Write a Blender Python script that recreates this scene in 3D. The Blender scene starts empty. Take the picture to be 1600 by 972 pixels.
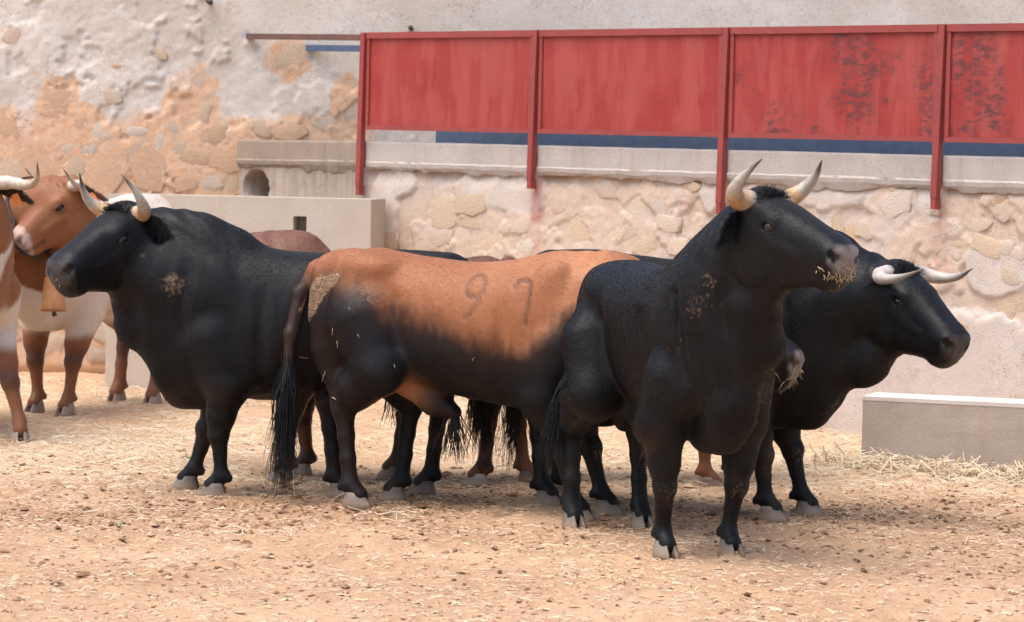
import bpy, math, random
import numpy as np
from mathutils import Matrix, Vector

rng = np.random.default_rng(7)
random.seed(7)
sc = bpy.context.scene
COL = sc.collection

# ---------------------------------------------------------------- camera
CAM_H, FPX, PITCH, ROLL = 1.65, 4444.0, math.atan((486 - 265) / 4444.0), 0.020
_f = np.array([0, math.cos(PITCH), -math.sin(PITCH)])
_u0 = np.array([0, math.sin(PITCH), math.cos(PITCH)])
_r0 = np.array([1.0, 0, 0])
_r = math.cos(ROLL) * _r0 + math.sin(ROLL) * _u0
_u = -math.sin(ROLL) * _r0 + math.cos(ROLL) * _u0
CAMP = np.array([0, 0, CAM_H])
cam_d = bpy.data.cameras.new('camera')
cam = bpy.data.objects.new('camera', cam_d)
COL.objects.link(cam)
cam.matrix_world = Matrix(((_r[0], _u[0], -_f[0], 0), (_r[1], _u[1], -_f[1], 0), (_r[2], _u[2], -_f[2], CAM_H), (0, 0, 0, 1)))
cam_d.sensor_width = 36.0
cam_d.lens = 36.0 * FPX / 1600.0
cam_d.clip_end = 500
cam_d.dof.use_dof = True
cam_d.dof.focus_distance = 13.2
cam_d.dof.aperture_fstop = 6.3
sc.camera = cam

# ---------------------------------------------------------------- sky, sun, exposure
SUN_EL, SUN_AZ = math.radians(62), math.radians(-28)      # azimuth from +Y (away) towards +X; behind-left of the camera below
sun_dir = np.array([-0.30, -0.22, 0.92]); sun_dir /= np.linalg.norm(sun_dir)   # towards the sun
w = bpy.data.worlds.new('World'); sc.world = w; w.use_nodes = True
nt = w.node_tree; nt.nodes.clear()
sky = nt.nodes.new('ShaderNodeTexSky'); sky.sky_type = 'NISHITA'; sky.sun_disc = False
sky.sun_elevation = math.asin(sun_dir[2]); sky.sun_rotation = math.atan2(sun_dir[0], sun_dir[1])
sky.dust_density = 4.0; sky.air_density = 1.0; sky.ozone_density = 1.0
bg = nt.nodes.new('ShaderNodeBackground'); bg.inputs[1].default_value = 0.14
wo = nt.nodes.new('ShaderNodeOutputWorld')
nt.links.new(sky.outputs[0], bg.inputs[0]); nt.links.new(bg.outputs[0], wo.inputs[0])
sl = bpy.data.lights.new('sun', 'SUN'); sl.energy = 1.25; sl.angle = math.radians(60); sl.color = (1.0, 0.965, 0.93)
so = bpy.data.objects.new('sun', sl); COL.objects.link(so)
so.rotation_euler = Vector(-Vector(sun_dir)).to_track_quat('-Z', 'Y').to_euler()
so.location = (-6, -4, 12)
sc.view_settings.view_transform = 'Standard'; sc.view_settings.look = 'None'
sc.view_settings.exposure = 1.05; sc.view_settings.gamma = 1.0
sc.view_settings.use_curve_mapping = False
sc.render.engine = 'CYCLES'
sc.cycles.use_denoising = True
sc.cycles.max_bounces = 4
sc.cycles.use_adaptive_sampling = True
sc.cycles.adaptive_threshold = 0.02

# ---------------------------------------------------------------- geometry of the view (only used to find real places in the world)
def ray(px, py):
    return _f + (px - 800) / FPX * _r + (486 - py) / FPX * _u
def at(px, py, Y):
    d = ray(px, py); return CAMP + d * (Y / d[1])
def ground(px, py):
    d = ray(px, py); return CAMP + d * (-CAM_H / d[2])
def project(P):
    q = np.asarray(P, float) - CAMP; dz = q @ _f
    return 800 + FPX * (q @ _r) / dz, 486 - FPX * (q @ _u) / dz

# ---------------------------------------------------------------- noise
_tab = np.random.default_rng(3).random((64, 64, 64)).astype(np.float32)
def vnoise(P, seed=0):
    P = np.asarray(P, np.float32) + seed * 17.31
    i = np.floor(P).astype(np.int64); f = P - i; f = f * f * (3 - 2 * f)
    i0 = i & 63; i1 = (i + 1) & 63
    x0, y0, z0 = i0[:, 0], i0[:, 1], i0[:, 2]; x1, y1, z1 = i1[:, 0], i1[:, 1], i1[:, 2]
    fx, fy, fz = f[:, 0], f[:, 1], f[:, 2]
    def L(a, b, t): return a + (b - a) * t
    c = L(L(L(_tab[x0, y0, z0], _tab[x1, y0, z0], fx), L(_tab[x0, y1, z0], _tab[x1, y1, z0], fx), fy),
          L(L(_tab[x0, y0, z1], _tab[x1, y0, z1], fx), L(_tab[x0, y1, z1], _tab[x1, y1, z1], fx), fy), fz)
    return c * 2 - 1
def fbm(P, oct=4, seed=0, gain=0.5):
    P = np.asarray(P, np.float32); s = 0; a = 1.0; n = 0
    for o in range(oct):
        s = s + a * vnoise(P * (2.03 ** o), seed + o * 3); n += a; a *= gain
    return s / n
def sstep(a, b, x):
    t = np.clip((x - a) / (b - a), 0, 1); return t * t * (3 - 2 * t)
def mixc(a, b, t):
    return np.asarray(a)[None, :] * (1 - t[:, None]) + np.asarray(b)[None, :] * t[:, None] if np.ndim(a) == 1 else a * (1 - t[:, None]) + np.asarray(b)[None, :] * t[:, None]

# ---------------------------------------------------------------- object helpers
def link(o, parent=None):
    COL.objects.link(o)
    if parent is not None: o.parent = parent
    return o
def tag(o, label=None, cat=None, group=None, kind=None):
    if label: o['label'] = label
    if cat: o['category'] = cat
    if group: o['group'] = group
    if kind: o['kind'] = kind
    return o
def empty(name, loc, rz=0.0):
    o = bpy.data.objects.new(name, None); o.empty_display_size = 0.2
    o.location = loc; o.rotation_euler = (0, 0, rz); return link(o)
def mesh_obj(name, verts, faces, mat, parent=None, smooth=True, attrs=None):
    me = bpy.data.meshes.new(name)
    V = np.asarray(verts, np.float32)
    if isinstance(faces, np.ndarray):
        nf, k = faces.shape
        me.vertices.add(len(V)); me.vertices.foreach_set('co', V.ravel())
        me.loops.add(nf * k); me.loops.foreach_set('vertex_index', faces.astype(np.int32).ravel())
        me.polygons.add(nf); me.polygons.foreach_set('loop_start', np.arange(0, nf * k, k, dtype=np.int32))
        me.update(calc_edges=True)
    else:
        me.from_pydata([tuple(v) for v in V], [], faces); me.update()
    me.polygons.foreach_set('use_smooth', np.full(len(me.polygons), smooth, bool))
    for nm, arr in (attrs or {}).items():
        arr = np.asarray(arr, np.float32)
        if arr.ndim == 2:
            a = me.color_attributes.new(nm, 'FLOAT_COLOR', 'POINT')
            rgba = np.ones((len(V), 4), np.float32); rgba[:, :3] = arr
            a.data.foreach_set('color', rgba.ravel())
        else:
            a = me.attributes.new(nm, 'FLOAT', 'POINT'); a.data.foreach_set('value', arr.ravel())
    if mat: me.materials.append(mat)
    me.validate()
    return link(bpy.data.objects.new(name, me), parent)

class MB:                                   # small mesh collector: boxes, tubes, lofts
    def __init__(s): s.v = []; s.f = []
    def add(s, V, F):
        b = len(s.v); s.v += [tuple(p) for p in V]; s.f += [tuple(i + b for i in q) for q in F]
    def hexa(s, P8):                        # 0-3 bottom ring, 4-7 top ring
        s.add(P8, [(3, 2, 1, 0), (4, 5, 6, 7), (0, 1, 5, 4), (1, 2, 6, 5), (2, 3, 7, 6), (3, 0, 4, 7)])
    def tube(s, pts, rad, n=8, flat=None, cap=True):
        pts = [np.asarray(p, float) for p in pts]; rings = []
        T = [pts[min(i + 1, len(pts) - 1)] - pts[max(i - 1, 0)] for i in range(len(pts))]
        t0 = T[0] / (np.linalg.norm(T[0]) + 1e-9)
        up = np.array([0, 0, 1.0]) if abs(t0[2]) < 0.9 else np.array([1.0, 0, 0])
        a = np.cross(t0, up); a /= np.linalg.norm(a)
        V = []
        for i, p in enumerate(pts):
            t = T[i] / (np.linalg.norm(T[i]) + 1e-9)
            a = a - t * (a @ t); a /= (np.linalg.norm(a) + 1e-9); b = np.cross(t, a)
            for k in range(n):
                th = 2 * math.pi * k / n
                V.append(p + rad[i] * (math.cos(th) * a + math.sin(th) * b * (flat if flat else 1)))
        F = []
        for i in range(len(pts) - 1):
            for k in range(n):
                F.append((i * n + k, i * n + (k + 1) % n, (i + 1) * n + (k + 1) % n, (i + 1) * n + k))
        if cap:
            F.append(tuple(range(n - 1, -1, -1))); F.append(tuple((len(pts) - 1) * n + k for k in range(n)))
        s.add(V, F)
    def rings(s, R, cap=True):              # loft equal-count rings
        n = len(R[0]); V = [p for r in R for p in r]; F = []
        for i in range(len(R) - 1):
            for k in range(n):
                F.append((i * n + k, i * n + (k + 1) % n, (i + 1) * n + (k + 1) % n, (i + 1) * n + k))
        if cap:
            F.append(tuple(range(n - 1, -1, -1))); F.append(tuple((len(R) - 1) * n + k for k in range(n)))
        s.add(V, F)
    def build(s, name, mat, parent=None, smooth=True, attrs=None):
        return mesh_obj(name, s.v, s.f, mat, parent, smooth, attrs)

# ---------------------------------------------------------------- material helpers
class NT:
    def __init__(s, name):
        s.m = bpy.data.materials.new(name); s.m.use_nodes = True
        s.t = s.m.node_tree; s.t.nodes.clear()
        s.out = s.t.nodes.new('ShaderNodeOutputMaterial')
        s.bsdf = s.t.nodes.new('ShaderNodeBsdfPrincipled')
        s.t.links.new(s.bsdf.outputs[0], s.out.inputs[0])
    def set(s, sock, v):
        if isinstance(v, bpy.types.NodeSocket): s.t.links.new(v, sock)
        elif isinstance(v, (tuple, list)) and len(v) == 3 and sock.type == 'RGBA': sock.default_value = (*v, 1)
        else: sock.default_value = v
    def P(s, **k):
        for n, v in k.items(): s.set(s.bsdf.inputs[n.replace('_', ' ')], v)
        return s
    def coord(s, scale=(1, 1, 1), kind='Object', rot=(0, 0, 0), loc=(0, 0, 0)):
        tc = s.t.nodes.new('ShaderNodeTexCoord'); mp = s.t.nodes.new('ShaderNodeMapping')
        mp.inputs['Scale'].default_value = scale; mp.inputs['Rotation'].default_value = rot; mp.inputs['Location'].default_value = loc
        s.t.links.new(tc.outputs[kind], mp.inputs[0]); return mp.outputs[0]
    def noise(s, vec, scale=5, detail=4, rough=0.55, dist=0.0, out=0):
        n = s.t.nodes.new('ShaderNodeTexNoise'); s.t.links.new(vec, n.inputs['Vector'])
        n.inputs['Scale'].default_value = scale; n.inputs['Detail'].default_value = detail
        n.inputs['Roughness'].default_value = rough; n.inputs['Distortion'].default_value = dist
        return n.outputs[out]
    def voro(s, vec, scale=5, feature='F1', rnd=1.0, out=0):
        n = s.t.nodes.new('ShaderNodeTexVoronoi'); n.feature = feature; s.t.links.new(vec, n.inputs['Vector'])
        n.inputs['Scale'].default_value = scale; n.inputs['Randomness'].default_value = rnd
        return n.outputs[out]
    def ramp(s, fac, stops):
        r = s.t.nodes.new('ShaderNodeValToRGB'); s.t.links.new(fac, r.inputs[0])
        e = r.color_ramp.elements
        while len(e) < len(stops): e.new(0.5)
        for el, (p, c) in zip(e, stops):
            el.position = p; el.color = (c, c, c, 1) if np.isscalar(c) else (*c, 1)
        return r.outputs[0]
    def mix(s, fac, a, b, mode='MIX'):
        m = s.t.nodes.new('ShaderNodeMix'); m.data_type = 'RGBA'; m.blend_type = mode
        s.set(m.inputs[0], fac); s.set(m.inputs[6], a); s.set(m.inputs[7], b); return m.outputs[2]
    def math(s, op, a, b=0.0):
        m = s.t.nodes.new('ShaderNodeMath'); m.operation = op; s.set(m.inputs[0], a); s.set(m.inputs[1], b); return m.outputs[0]
    def attr(s, name, out='Color'):
        a = s.t.nodes.new('ShaderNodeAttribute'); a.attribute_name = name; return a.outputs[out]
    def objrand(s):
        return s.t.nodes.new('ShaderNodeObjectInfo').outputs['Random']
    def objcol(s):
        return s.t.nodes.new('ShaderNodeObjectInfo').outputs['Color']
    def bump(s, h, strength=0.3, dist=0.01, prev=None):
        b = s.t.nodes.new('ShaderNodeBump'); b.inputs['Strength'].default_value = strength; b.inputs['Distance'].default_value = dist
        s.t.links.new(h, b.inputs['Height'])
        if prev is not None: s.t.links.new(prev, b.inputs['Normal'])
        return b.outputs[0]

def lin(r, g, b):
    def c(x):
        x /= 255.0
        return x / 12.92 if x <= 0.04045 else ((x + 0.055) / 1.055) ** 2.4
    return (c(r), c(g), c(b))
# ================================================================ MATERIALS OF THE SETTING
def mat_ground():
    m = NT('dirt'); c = m.coord()
    n1 = m.noise(c, 1.3, 5, 0.6); n2 = m.noise(c, 22, 5, 0.65); n3 = m.noise(c, 130, 3, 0.6)
    base = m.ramp(n1, [(0.3, (0.35, 0.205, 0.115)), (0.52, (0.445, 0.28, 0.165)), (0.72, (0.52, 0.35, 0.22))])
    base = m.mix(m.ramp(n2, [(0.35, 0.0), (0.75, 0.55)]), base, (0.57, 0.385, 0.25))
    base = m.mix(m.ramp(n3, [(0.28, 0.55), (0.45, 0.0)]), base, (0.22, 0.12, 0.065))
    st = m.attr('straw', 'Fac')
    n4 = m.noise(m.coord((1, 2.2, 1)), 60, 4, 0.7)
    base = m.mix(m.math('MULTIPLY', st, m.ramp(n4, [(0.3, 0.25), (0.6, 1.0)])), base, (0.62, 0.47, 0.30))
    du = m.attr('dung', 'Fac')
    base = m.mix(m.math('MULTIPLY', du, m.ramp(m.noise(c, 35, 4, 0.7), [(0.40, 0.0), (0.62, 0.85)])), base, (0.16, 0.082, 0.042))
    b = m.bump(n2, 0.55, 0.02); b = m.bump(n3, 0.6, 0.006, b)
    b = m.bump(m.noise(c, 420, 2, 0.5), 0.5, 0.002, b)
    m.P(Base_Color=base, Roughness=0.95, Normal=b); m.bsdf.inputs['Specular IOR Level'].default_value = 0.15
    return m.m
def mat_wall(name, plaster, mortar, tint2, warm):
    """plaster / bare mortar / lime patches / paint stains, mixed by what the wall itself carries (vertex attributes)"""
    m = NT(name); c = m.coord()
    nA = m.noise(c, 2.1, 5, 0.6); nB = m.noise(c, 14, 6, 0.65); nC = m.noise(c, 90, 4, 0.65)
    pl = m.mix(m.ramp(nA, [(0.35, 0.0), (0.65, 1.0)]), plaster, tint2)
    pl = m.mix(m.ramp(nB, [(0.42, 0.0), (0.75, 0.45)]), pl, warm)
    mo = m.mix(m.ramp(nB, [(0.35, 0.0), (0.65, 0.8)]), mortar, warm)
    ex = m.attr('bare', 'Fac')
    exn = m.math('ADD', ex, m.math('MULTIPLY', m.math('SUBTRACT', nB, 0.5), 0.5))
    col = m.mix(m.ramp(exn, [(0.38, 0.0), (0.62, 1.0)]), pl, mo)
    col = m.mix(m.attr('lime', 'Fac'), col, (0.69, 0.65, 0.605))
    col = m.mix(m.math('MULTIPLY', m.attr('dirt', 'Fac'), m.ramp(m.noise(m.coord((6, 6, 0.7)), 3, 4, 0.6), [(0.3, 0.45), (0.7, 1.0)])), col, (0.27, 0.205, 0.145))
    col = m.mix(m.math('MULTIPLY', m.attr('red', 'Fac'), m.ramp(nB, [(0.3, 0.35), (0.6, 1.0)])), col, (0.40, 0.10, 0.085))
    col = m.mix(m.math('MULTIPLY', m.attr('blue', 'Fac'), m.ramp(nB, [(0.35, 0.2), (0.65, 1.0)])), col, (0.20, 0.27, 0.42))
    col = m.mix(m.ramp(nC, [(0.30, 0.45), (0.45, 0.0)]), col, (0.26, 0.185, 0.125))
    # hairline cracks that wander
    cw = m.t.nodes.new('ShaderNodeVectorMath'); cw.operation = 'ADD'
    m.t.links.new(c, cw.inputs[0]); m.t.links.new(m.noise(c, 7, 4, 0.6, out=1), cw.inputs[1])
    vd = m.voro(cw.outputs[0], 3.1, 'DISTANCE_TO_EDGE')
    crk = m.math('MULTIPLY', m.ramp(vd, [(0.0, 1.0), (0.013, 0.0)]), m.ramp(m.noise(c, 1.7, 2, 0.5), [(0.42, 0.0), (0.55, 0.9)]))
    col = m.mix(crk, col, (0.20, 0.13, 0.085))
    b = m.bump(nB, 0.3, 0.010); b = m.bump(nC, 0.7, 0.006, b)
    m.P(Base_Color=col, Roughness=0.93, Normal=b); m.bsdf.inputs['Specular IOR Level'].default_value = 0.2
    return m.m
def mat_stone():
    m = NT('rubble stone'); c = m.coord()
    n = m.noise(c, 9, 5, 0.6); n2 = m.noise(c, 60, 4, 0.65)
    oc = m.objcol()
    col = m.mix(m.ramp(n, [(0.3, 0.0), (0.7, 0.6)]), oc, (0.58, 0.475, 0.37))
    col = m.mix(m.ramp(n2, [(0.3, 0.5), (0.48, 0.0)]), col, (0.33, 0.21, 0.13))
    b = m.bump(n, 0.4, 0.02); b = m.bump(n2, 0.45, 0.005, b)
    m.P(Base_Color=col, Roughness=0.9, Normal=b); m.bsdf.inputs['Specular IOR Level'].default_value = 0.2
    return m.m
def mat_concrete(name, a, b_, spec, stain):
    m = NT(name); c = m.coord()
    n = m.noise(c, 3, 5, 0.6); n2 = m.noise(c, 120, 3, 0.7); n3 = m.noise(m.coord((5, 5, 0.6)), 2.5, 4, 0.6)
    col = m.mix(m.ramp(n, [(0.3, 0.0), (0.7, 1.0)]), a, b_)
    col = m.mix(m.ramp(n2, [(0.30, 0.6), (0.5, 0.0)]), col, spec)
    col = m.mix(m.ramp(n3, [(0.5, 0.0), (0.8, 0.55)]), col, stain)
    bb = m.bump(n2, 0.5, 0.006); bb = m.bump(n, 0.3, 0.02, bb)
    m.P(Base_Color=col, Roughness=0.92, Normal=bb); m.bsdf.inputs['Specular IOR Level'].default_value = 0.2
    return m.m
def mat_red(name='red paint', smudge=0.0):
    m = NT(name); c = m.coord()
    drip = m.noise(m.coord((4.5, 4.5, 0.8)), 1.3, 4, 0.6, 0.4); n = m.noise(c, 4, 4, 0.6); f = m.noise(c, 70, 3, 0.6)
    col = m.mix(m.ramp(drip, [(0.47, 0.0), (0.55, 0.32), (0.75, 0.65)]), (0.29, 0.029, 0.025), (0.42, 0.11, 0.092))
    col = m.mix(m.ramp(n, [(0.35, 0.0), (0.7, 0.55)]), col, (0.38, 0.062, 0.05))
    col = m.mix(m.ramp(f, [(0.28, 0.5), (0.4, 0.0)]), col, (0.22, 0.035, 0.03))
    if smudge:
        sm = m.noise(m.coord((2.2, 2.2, 1.3), loc=(1.9, .4, .9)), 1.6, 3, 0.55); st = m.noise(m.coord((5, 5, 12)), 3, 4, 0.7)
        k = m.math('MULTIPLY', m.ramp(sm, [(0.50, 0.0), (0.62, 1.0)]), m.ramp(st, [(0.42, 0.0), (0.60, smudge)]))
        col = m.mix(k, col, (0.10, 0.035, 0.035))
    b = m.bump(f, 0.2, 0.003); b = m.bump(drip, 0.25, 0.004, b)
    m.P(Base_Color=col, Roughness=m.ramp(n, [(0.3, 0.42), (0.7, 0.62)]), Normal=b); m.bsdf.inputs['Specular IOR Level'].default_value = 0.35
    return m.m
def mat_paint(name, col, dark, rough=0.55):
    m = NT(name); c = m.coord(); n = m.noise(c, 12, 4, 0.6)
    m.P(Base_Color=m.mix(m.ramp(n, [(0.35, 0.0), (0.7, 1.0)]), col, dark), Roughness=rough, Normal=m.bump(n, 0.15, 0.005))
    return m.m
def mat_vcol(name, rough=0.8, spec=0.2, trans=None):
    m = NT(name); m.P(Base_Color=m.attr('col'), Roughness=rough); m.bsdf.inputs['Specular IOR Level'].default_value = spec
    return m.m

M_GROUND = mat_ground()
M_WALL = mat_wall('corral plaster', (0.50, 0.435, 0.385), (0.57, 0.445, 0.35), (0.60, 0.525, 0.465), (0.63, 0.48, 0.365))
M_BUILD = mat_wall('building plaster', (0.57, 0.50, 0.43), (0.70, 0.42, 0.25), (0.70, 0.645, 0.585), (0.66, 0.50, 0.37))
M_STONE = mat_stone()
M_COPING = mat_concrete('coping concrete', (0.42, 0.37, 0.335), (0.52, 0.465, 0.42), (0.22, 0.18, 0.155), (0.36, 0.275, 0.225))
M_COPING_D = mat_concrete('darker coping concrete', (0.27, 0.215, 0.165), (0.36, 0.29, 0.225), (0.14, 0.11, 0.085), (0.20, 0.15, 0.11))  # coping concrete in a darker, browner mix, for the left length
M_BLOCK = mat_concrete('cement render', (0.48, 0.41, 0.34), (0.56, 0.49, 0.41), (0.36, 0.29, 0.23), (0.52, 0.40, 0.29))
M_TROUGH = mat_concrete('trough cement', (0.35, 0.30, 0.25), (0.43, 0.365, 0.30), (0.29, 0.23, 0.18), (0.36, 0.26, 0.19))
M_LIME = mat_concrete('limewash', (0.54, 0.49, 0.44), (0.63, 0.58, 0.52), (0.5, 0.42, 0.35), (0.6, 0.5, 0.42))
M_RED = mat_red(); M_RED_S = mat_red('smudged red paint', 0.9)
M_POST = mat_paint('post red', (0.31, 0.050, 0.042), (0.24, 0.045, 0.04), 0.55)
M_BLUE = mat_paint('blue paint', (0.060, 0.100, 0.185), (0.085, 0.12, 0.19), 0.5)
M_BROWN = mat_paint('rusty brown paint', (0.16, 0.075, 0.055), (0.10, 0.06, 0.05), 0.7)
M_DARK = mat_paint('dark metal', (0.045, 0.04, 0.038), (0.07, 0.06, 0.055), 0.6)
M_STRAW = mat_vcol('straw', 0.7, 0.3)
M_CLOD = mat_vcol('clods', 0.95, 0.1)

# ================================================================ GROUND
TL, TR = ground(1342, 745), ground(1600, 760)           # front foot of the trough at the right
def spaced(segs):
    out = []
    for a, b, st in segs:
        n = max(1, int(round((b - a) / st))); out += list(np.linspace(a, b, n, endpoint=False))
    out.append(segs[-1][1]); return np.array(out)
gx = spaced([(-60, -12, 6), (-12, -4.6, 0.4), (-4.6, 3.9, 0.032), (3.9, 9, 0.4), (9, 60, 6)])
gy = spaced([(-15, 0, 3), (0, 8.2, 0.5), (8.2, 18.5, 0.04), (18.5, 22, 0.2), (22, 90, 7)])
def seg_dist(x, y, a, b):
    a = np.asarray(a[:2]); b = np.asarray(b[:2]); ab = b - a; L2 = ab @ ab
    t = np.clip(((x - a[0]) * ab[0] + (y - a[1]) * ab[1]) / L2, 0, 1)
    return np.hypot(x - a[0] - t * ab[0], y - a[1] - t * ab[1])
WALL_A = at(375, 300, 22.0); WALL_B = at(1600, 300, 16.9); _wd = (WALL_B - WALL_A); _wd[2] = 0
WALL_L0 = np.linalg.norm(_wd); WU = _wd / WALL_L0; WN = np.array([WU[1], -WU[0], 0])        # along / towards the yard
if WN[1] > 0: WN = -WN
WALL_END = WALL_A + WU * (WALL_L0 + 2.6)
def straw_pile(x, y):
    d = seg_dist(x, y, TL, TL + (TR - TL) * 3)
    n = fbm(np.stack([x * 1.4, y * 1.4, x * 0 + 5], 1), 3, 2)
    p = np.exp(-(d / 0.75) ** 2) * np.clip(0.75 + 0.6 * n, 0, 1.4)
    dw = seg_dist(x, y, WALL_A, WALL_END)
    p = np.maximum(p, np.exp(-(dw / 0.9) ** 2) * np.clip(0.6 + 0.7 * n, 0, 1.2) * sstep(-3.2, -0.5, x))
    return np.clip(p, 0, 1.2)
_pr = np.random.default_rng(77); PRINTS = np.stack([_pr.uniform(-3.2, 3.0, 420), _pr.uniform(9.0, 15.2, 420), _pr.uniform(.045, .08, 420), _pr.uniform(.010, .024, 420)], 1)
def prints(x, y):
    h = np.zeros(len(x)); o = np.argsort(x); xs_ = x[o]
    for a, b, r, d in PRINTS:
        i0, i1 = np.searchsorted(xs_, (a - .25, a + .25)); k = o[i0:i1]; k = k[np.abs(y[k] - b) < .25]
        q = np.hypot(x[k] - a, (y[k] - b) * .8) / r; h[k] += d * (.45 * np.exp(-((q - 1.5) / .4) ** 2) - np.exp(-q ** 4))
    return h
def gheight(x, y):
    x = np.asarray(x, float); y = np.asarray(y, float)
    P = np.stack([x, y, x * 0], 1)
    near = np.exp(-((np.clip(np.abs(x) - 5, 0, None)) / 4) ** 2)
    h = 0.012 * fbm(P * 1.2, 3, 1) + 0.011 * fbm(P * 4.5, 3, 4) + 0.006 * fbm(P * 14, 2, 9)
    return h * near + 0.065 * straw_pile(x, y) + prints(x, y)
GX, GY = np.meshgrid(gx, gy, indexing='ij'); fx, fy = GX.ravel(), GY.ravel()
gz = gheight(fx, fy)
ni, nj = GX.shape; idx = np.arange(ni * nj).reshape(ni, nj)
gf = np.stack([idx[:-1, :-1], idx[1:, :-1], idx[1:, 1:], idx[:-1, 1:]], -1).reshape(-1, 4)
def straw_amount(x, y):
    P = np.stack([x * 0.9, y * 0.9, x * 0 + 2], 1)
    back = sstep(13.9, 15.6, y) * np.clip(0.55 + 0.8 * fbm(P, 3, 6), 0, 1)
    return np.clip(np.maximum(straw_pile(x, y), 0.62 * back) + 0.05, 0, 1)
def dung_amount(x, y):
    P = np.stack([x * 1.1, y * 1.1, x * 0 + 8], 1)
    n = np.clip(0.5 + 1.3 * fbm(P, 3, 12), 0, 1)
    mid = np.exp(-((y - 13.6) / 1.5) ** 2)
    return np.clip((0.22 + 0.75 * mid) * n, 0, 1) * (1 - 0.8 * np.clip(straw_pile(x, y), 0, 1))
go = mesh_obj('ground', np.stack([fx, fy, gz], 1), gf, M_GROUND, attrs={'straw': straw_amount(fx, fy) * 0.8, 'dung': dung_amount(fx, fy)})
tag(go, kind='structure')

# ================================================================ WALLS
def stone_mesh(name, seed):
    r = np.random.default_rng(seed); n = 9
    ang = np.sort((np.arange(n) + r.uniform(-0.32, 0.32, n)) / n * 2 * math.pi)
    rad = r.uniform(0.66, 1.12, n); q = 2.0 + r.uniform(0.3, 2.2)
    sq = (np.abs(np.cos(ang)) ** q + np.abs(np.sin(ang)) ** q) ** (-1 / q)
    V = []
    for s_, z_ in ((1.05, -1.6), (1.0, 0.0), (0.92, 0.72), (0.50, 0.86)):
        for a, rr, k in zip(ang, rad, sq):
            V.append((0.5 * s_ * rr * k * math.cos(a), z_ * 1.0 + r.uniform(-0.2, 0.2) * (z_ > -.5), 0.5 * s_ * rr * k * math.sin(a)))
    V.append((0, 1.0 + r.uniform(-0.1, 0.1), 0)); F = []
    for i in range(3):
        for k in range(n): F.append((i * n + k, i * n + (k + 1) % n, (i + 1) * n + (k + 1) % n, (i + 1) * n + k))
    for k in range(n): F.append((3 * n + k, 3 * n + (k + 1) % n, 4 * n))
    me = bpy.data.meshes.new('stone'); me.from_pydata(V, [], [f[::-1] for f in F]); me.update()
    me.polygons.foreach_set('use_smooth', np.ones(len(me.polygons), bool)); me.materials.append(M_STONE)
    return me
STONES = [stone_mesh('stone', 40 + i) for i in range(14)]
def add_stone(wall, O, U, N, u, v, wd, ht, proud, col, rot=0.0, seed=0):
    o = bpy.data.objects.new('stone', STONES[seed % len(STONES)]); link(o, wall)
    p = O + U * u + np.array([0, 0, v]) + N * 0.0
    W_, H_ = U * wd, np.array([0, 0, ht])
    ca, sa = math.cos(rot), math.sin(rot)
    ax = (U * ca + np.array([0, 0, 1.0]) * sa) * wd; az = (-U * sa + np.array([0, 0, 1.0]) * ca) * ht; ay = N * proud
    o.matrix_basis = Matrix(((ax[0], ay[0], az[0], p[0]), (ax[1], ay[1], az[1], p[1]), (ax[2], ay[2], az[2], p[2]), (0, 0, 0, 1)))
    o.color = (*col, 1)
    return o
def slab(name, O, U, N, us, vs, hf, thick, mat, attrs_f, parent=None):
    """solid wall: a relief front (height hf(u,v) along N), top, ends and back"""
    UU, VV = np.meshgrid(us, vs, indexing='ij'); u, v = UU.ravel(), VV.ravel()
    h = hf(u, v)
    P = O[None, :] + U[None, :] * u[:, None] + N[None, :] * h[:, None]; P[:, 2] = O[2] + v
    n0, n1 = UU.shape; id_ = np.arange(n0 * n1).reshape(n0, n1)
    F = [np.stack([id_[:-1, :-1], id_[1:, :-1], id_[1:, 1:], id_[:-1, 1:]], -1).reshape(-1, 4)]
    border = np.concatenate([id_[:, 0], id_[-1, 1:], id_[-2::-1, -1], id_[0, -2:0:-1]])
    B = P[border].copy(); B2 = O[None, :] + U[None, :] * u[border][:, None] - N[None, :] * thick; B2[:, 2] = O[2] + v[border]
    nb = len(border); b0 = len(P)
    P = np.concatenate([P, B2]); r0 = border; r1 = np.arange(nb) + b0
    F.append(np.stack([r0, np.roll(r0, -1), np.roll(r1, -1), r1], -1)[:, ::-1])
    A = {k: np.concatenate([a, a[border]]) for k, a in attrs_f(u, v, h).items()}
    return mesh_obj(name, P, np.concatenate(F), mat, parent, True, A)

# ---- building wall far behind, roughly square to the view
BY = 22.15; BO = np.array([-7.0, BY, 0.0]); BU = np.array([1.0, 0, 0]); BN = np.array([0, -1.0, 0])
def b_uv(px, py):
    p = at(px, py, BY); return p[0] - BO[0], p[2]
b_lime = [(225, 115, 40, 26), (270, 118, 30, 22), (120, 75, 40, 22), (135, 118, 22, 14), (40, 165, 16, 40), (20, 105, 18, 30), (365, 145, 16, 28), (420, 170, 20, 26), (190, 180, 30, 14), (400, 100, 26, 30), (520, 110, 20, 30)]
b_orange = [(60, 250, 55, 60), (95, 165, 28, 40), (170, 255, 45, 55), (240, 265, 45, 50), (330, 235, 70, 45), (455, 205, 45, 22), (450, 90, 34, 34), (10, 230, 30, 60), (130, 190, 28, 24), (545, 180, 28, 60), (300, 150, 40, 50), (390, 205, 40, 18)]
def bfield(u, v, spots):
    s = np.zeros(len(u))
    for px, py, rx, ry in spots:
        a, b = b_uv(px, py); k = BY / FPX
        nz = 0.75 * fbm(np.stack([u * 6, v * 6, u * 0 + px], 1), 5, 5, 0.65)
        s = np.maximum(s, sstep(1.25, 0.75, np.hypot((u - a) / (rx * k), (v - b) / (ry * k)) + nz))
    return s
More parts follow.
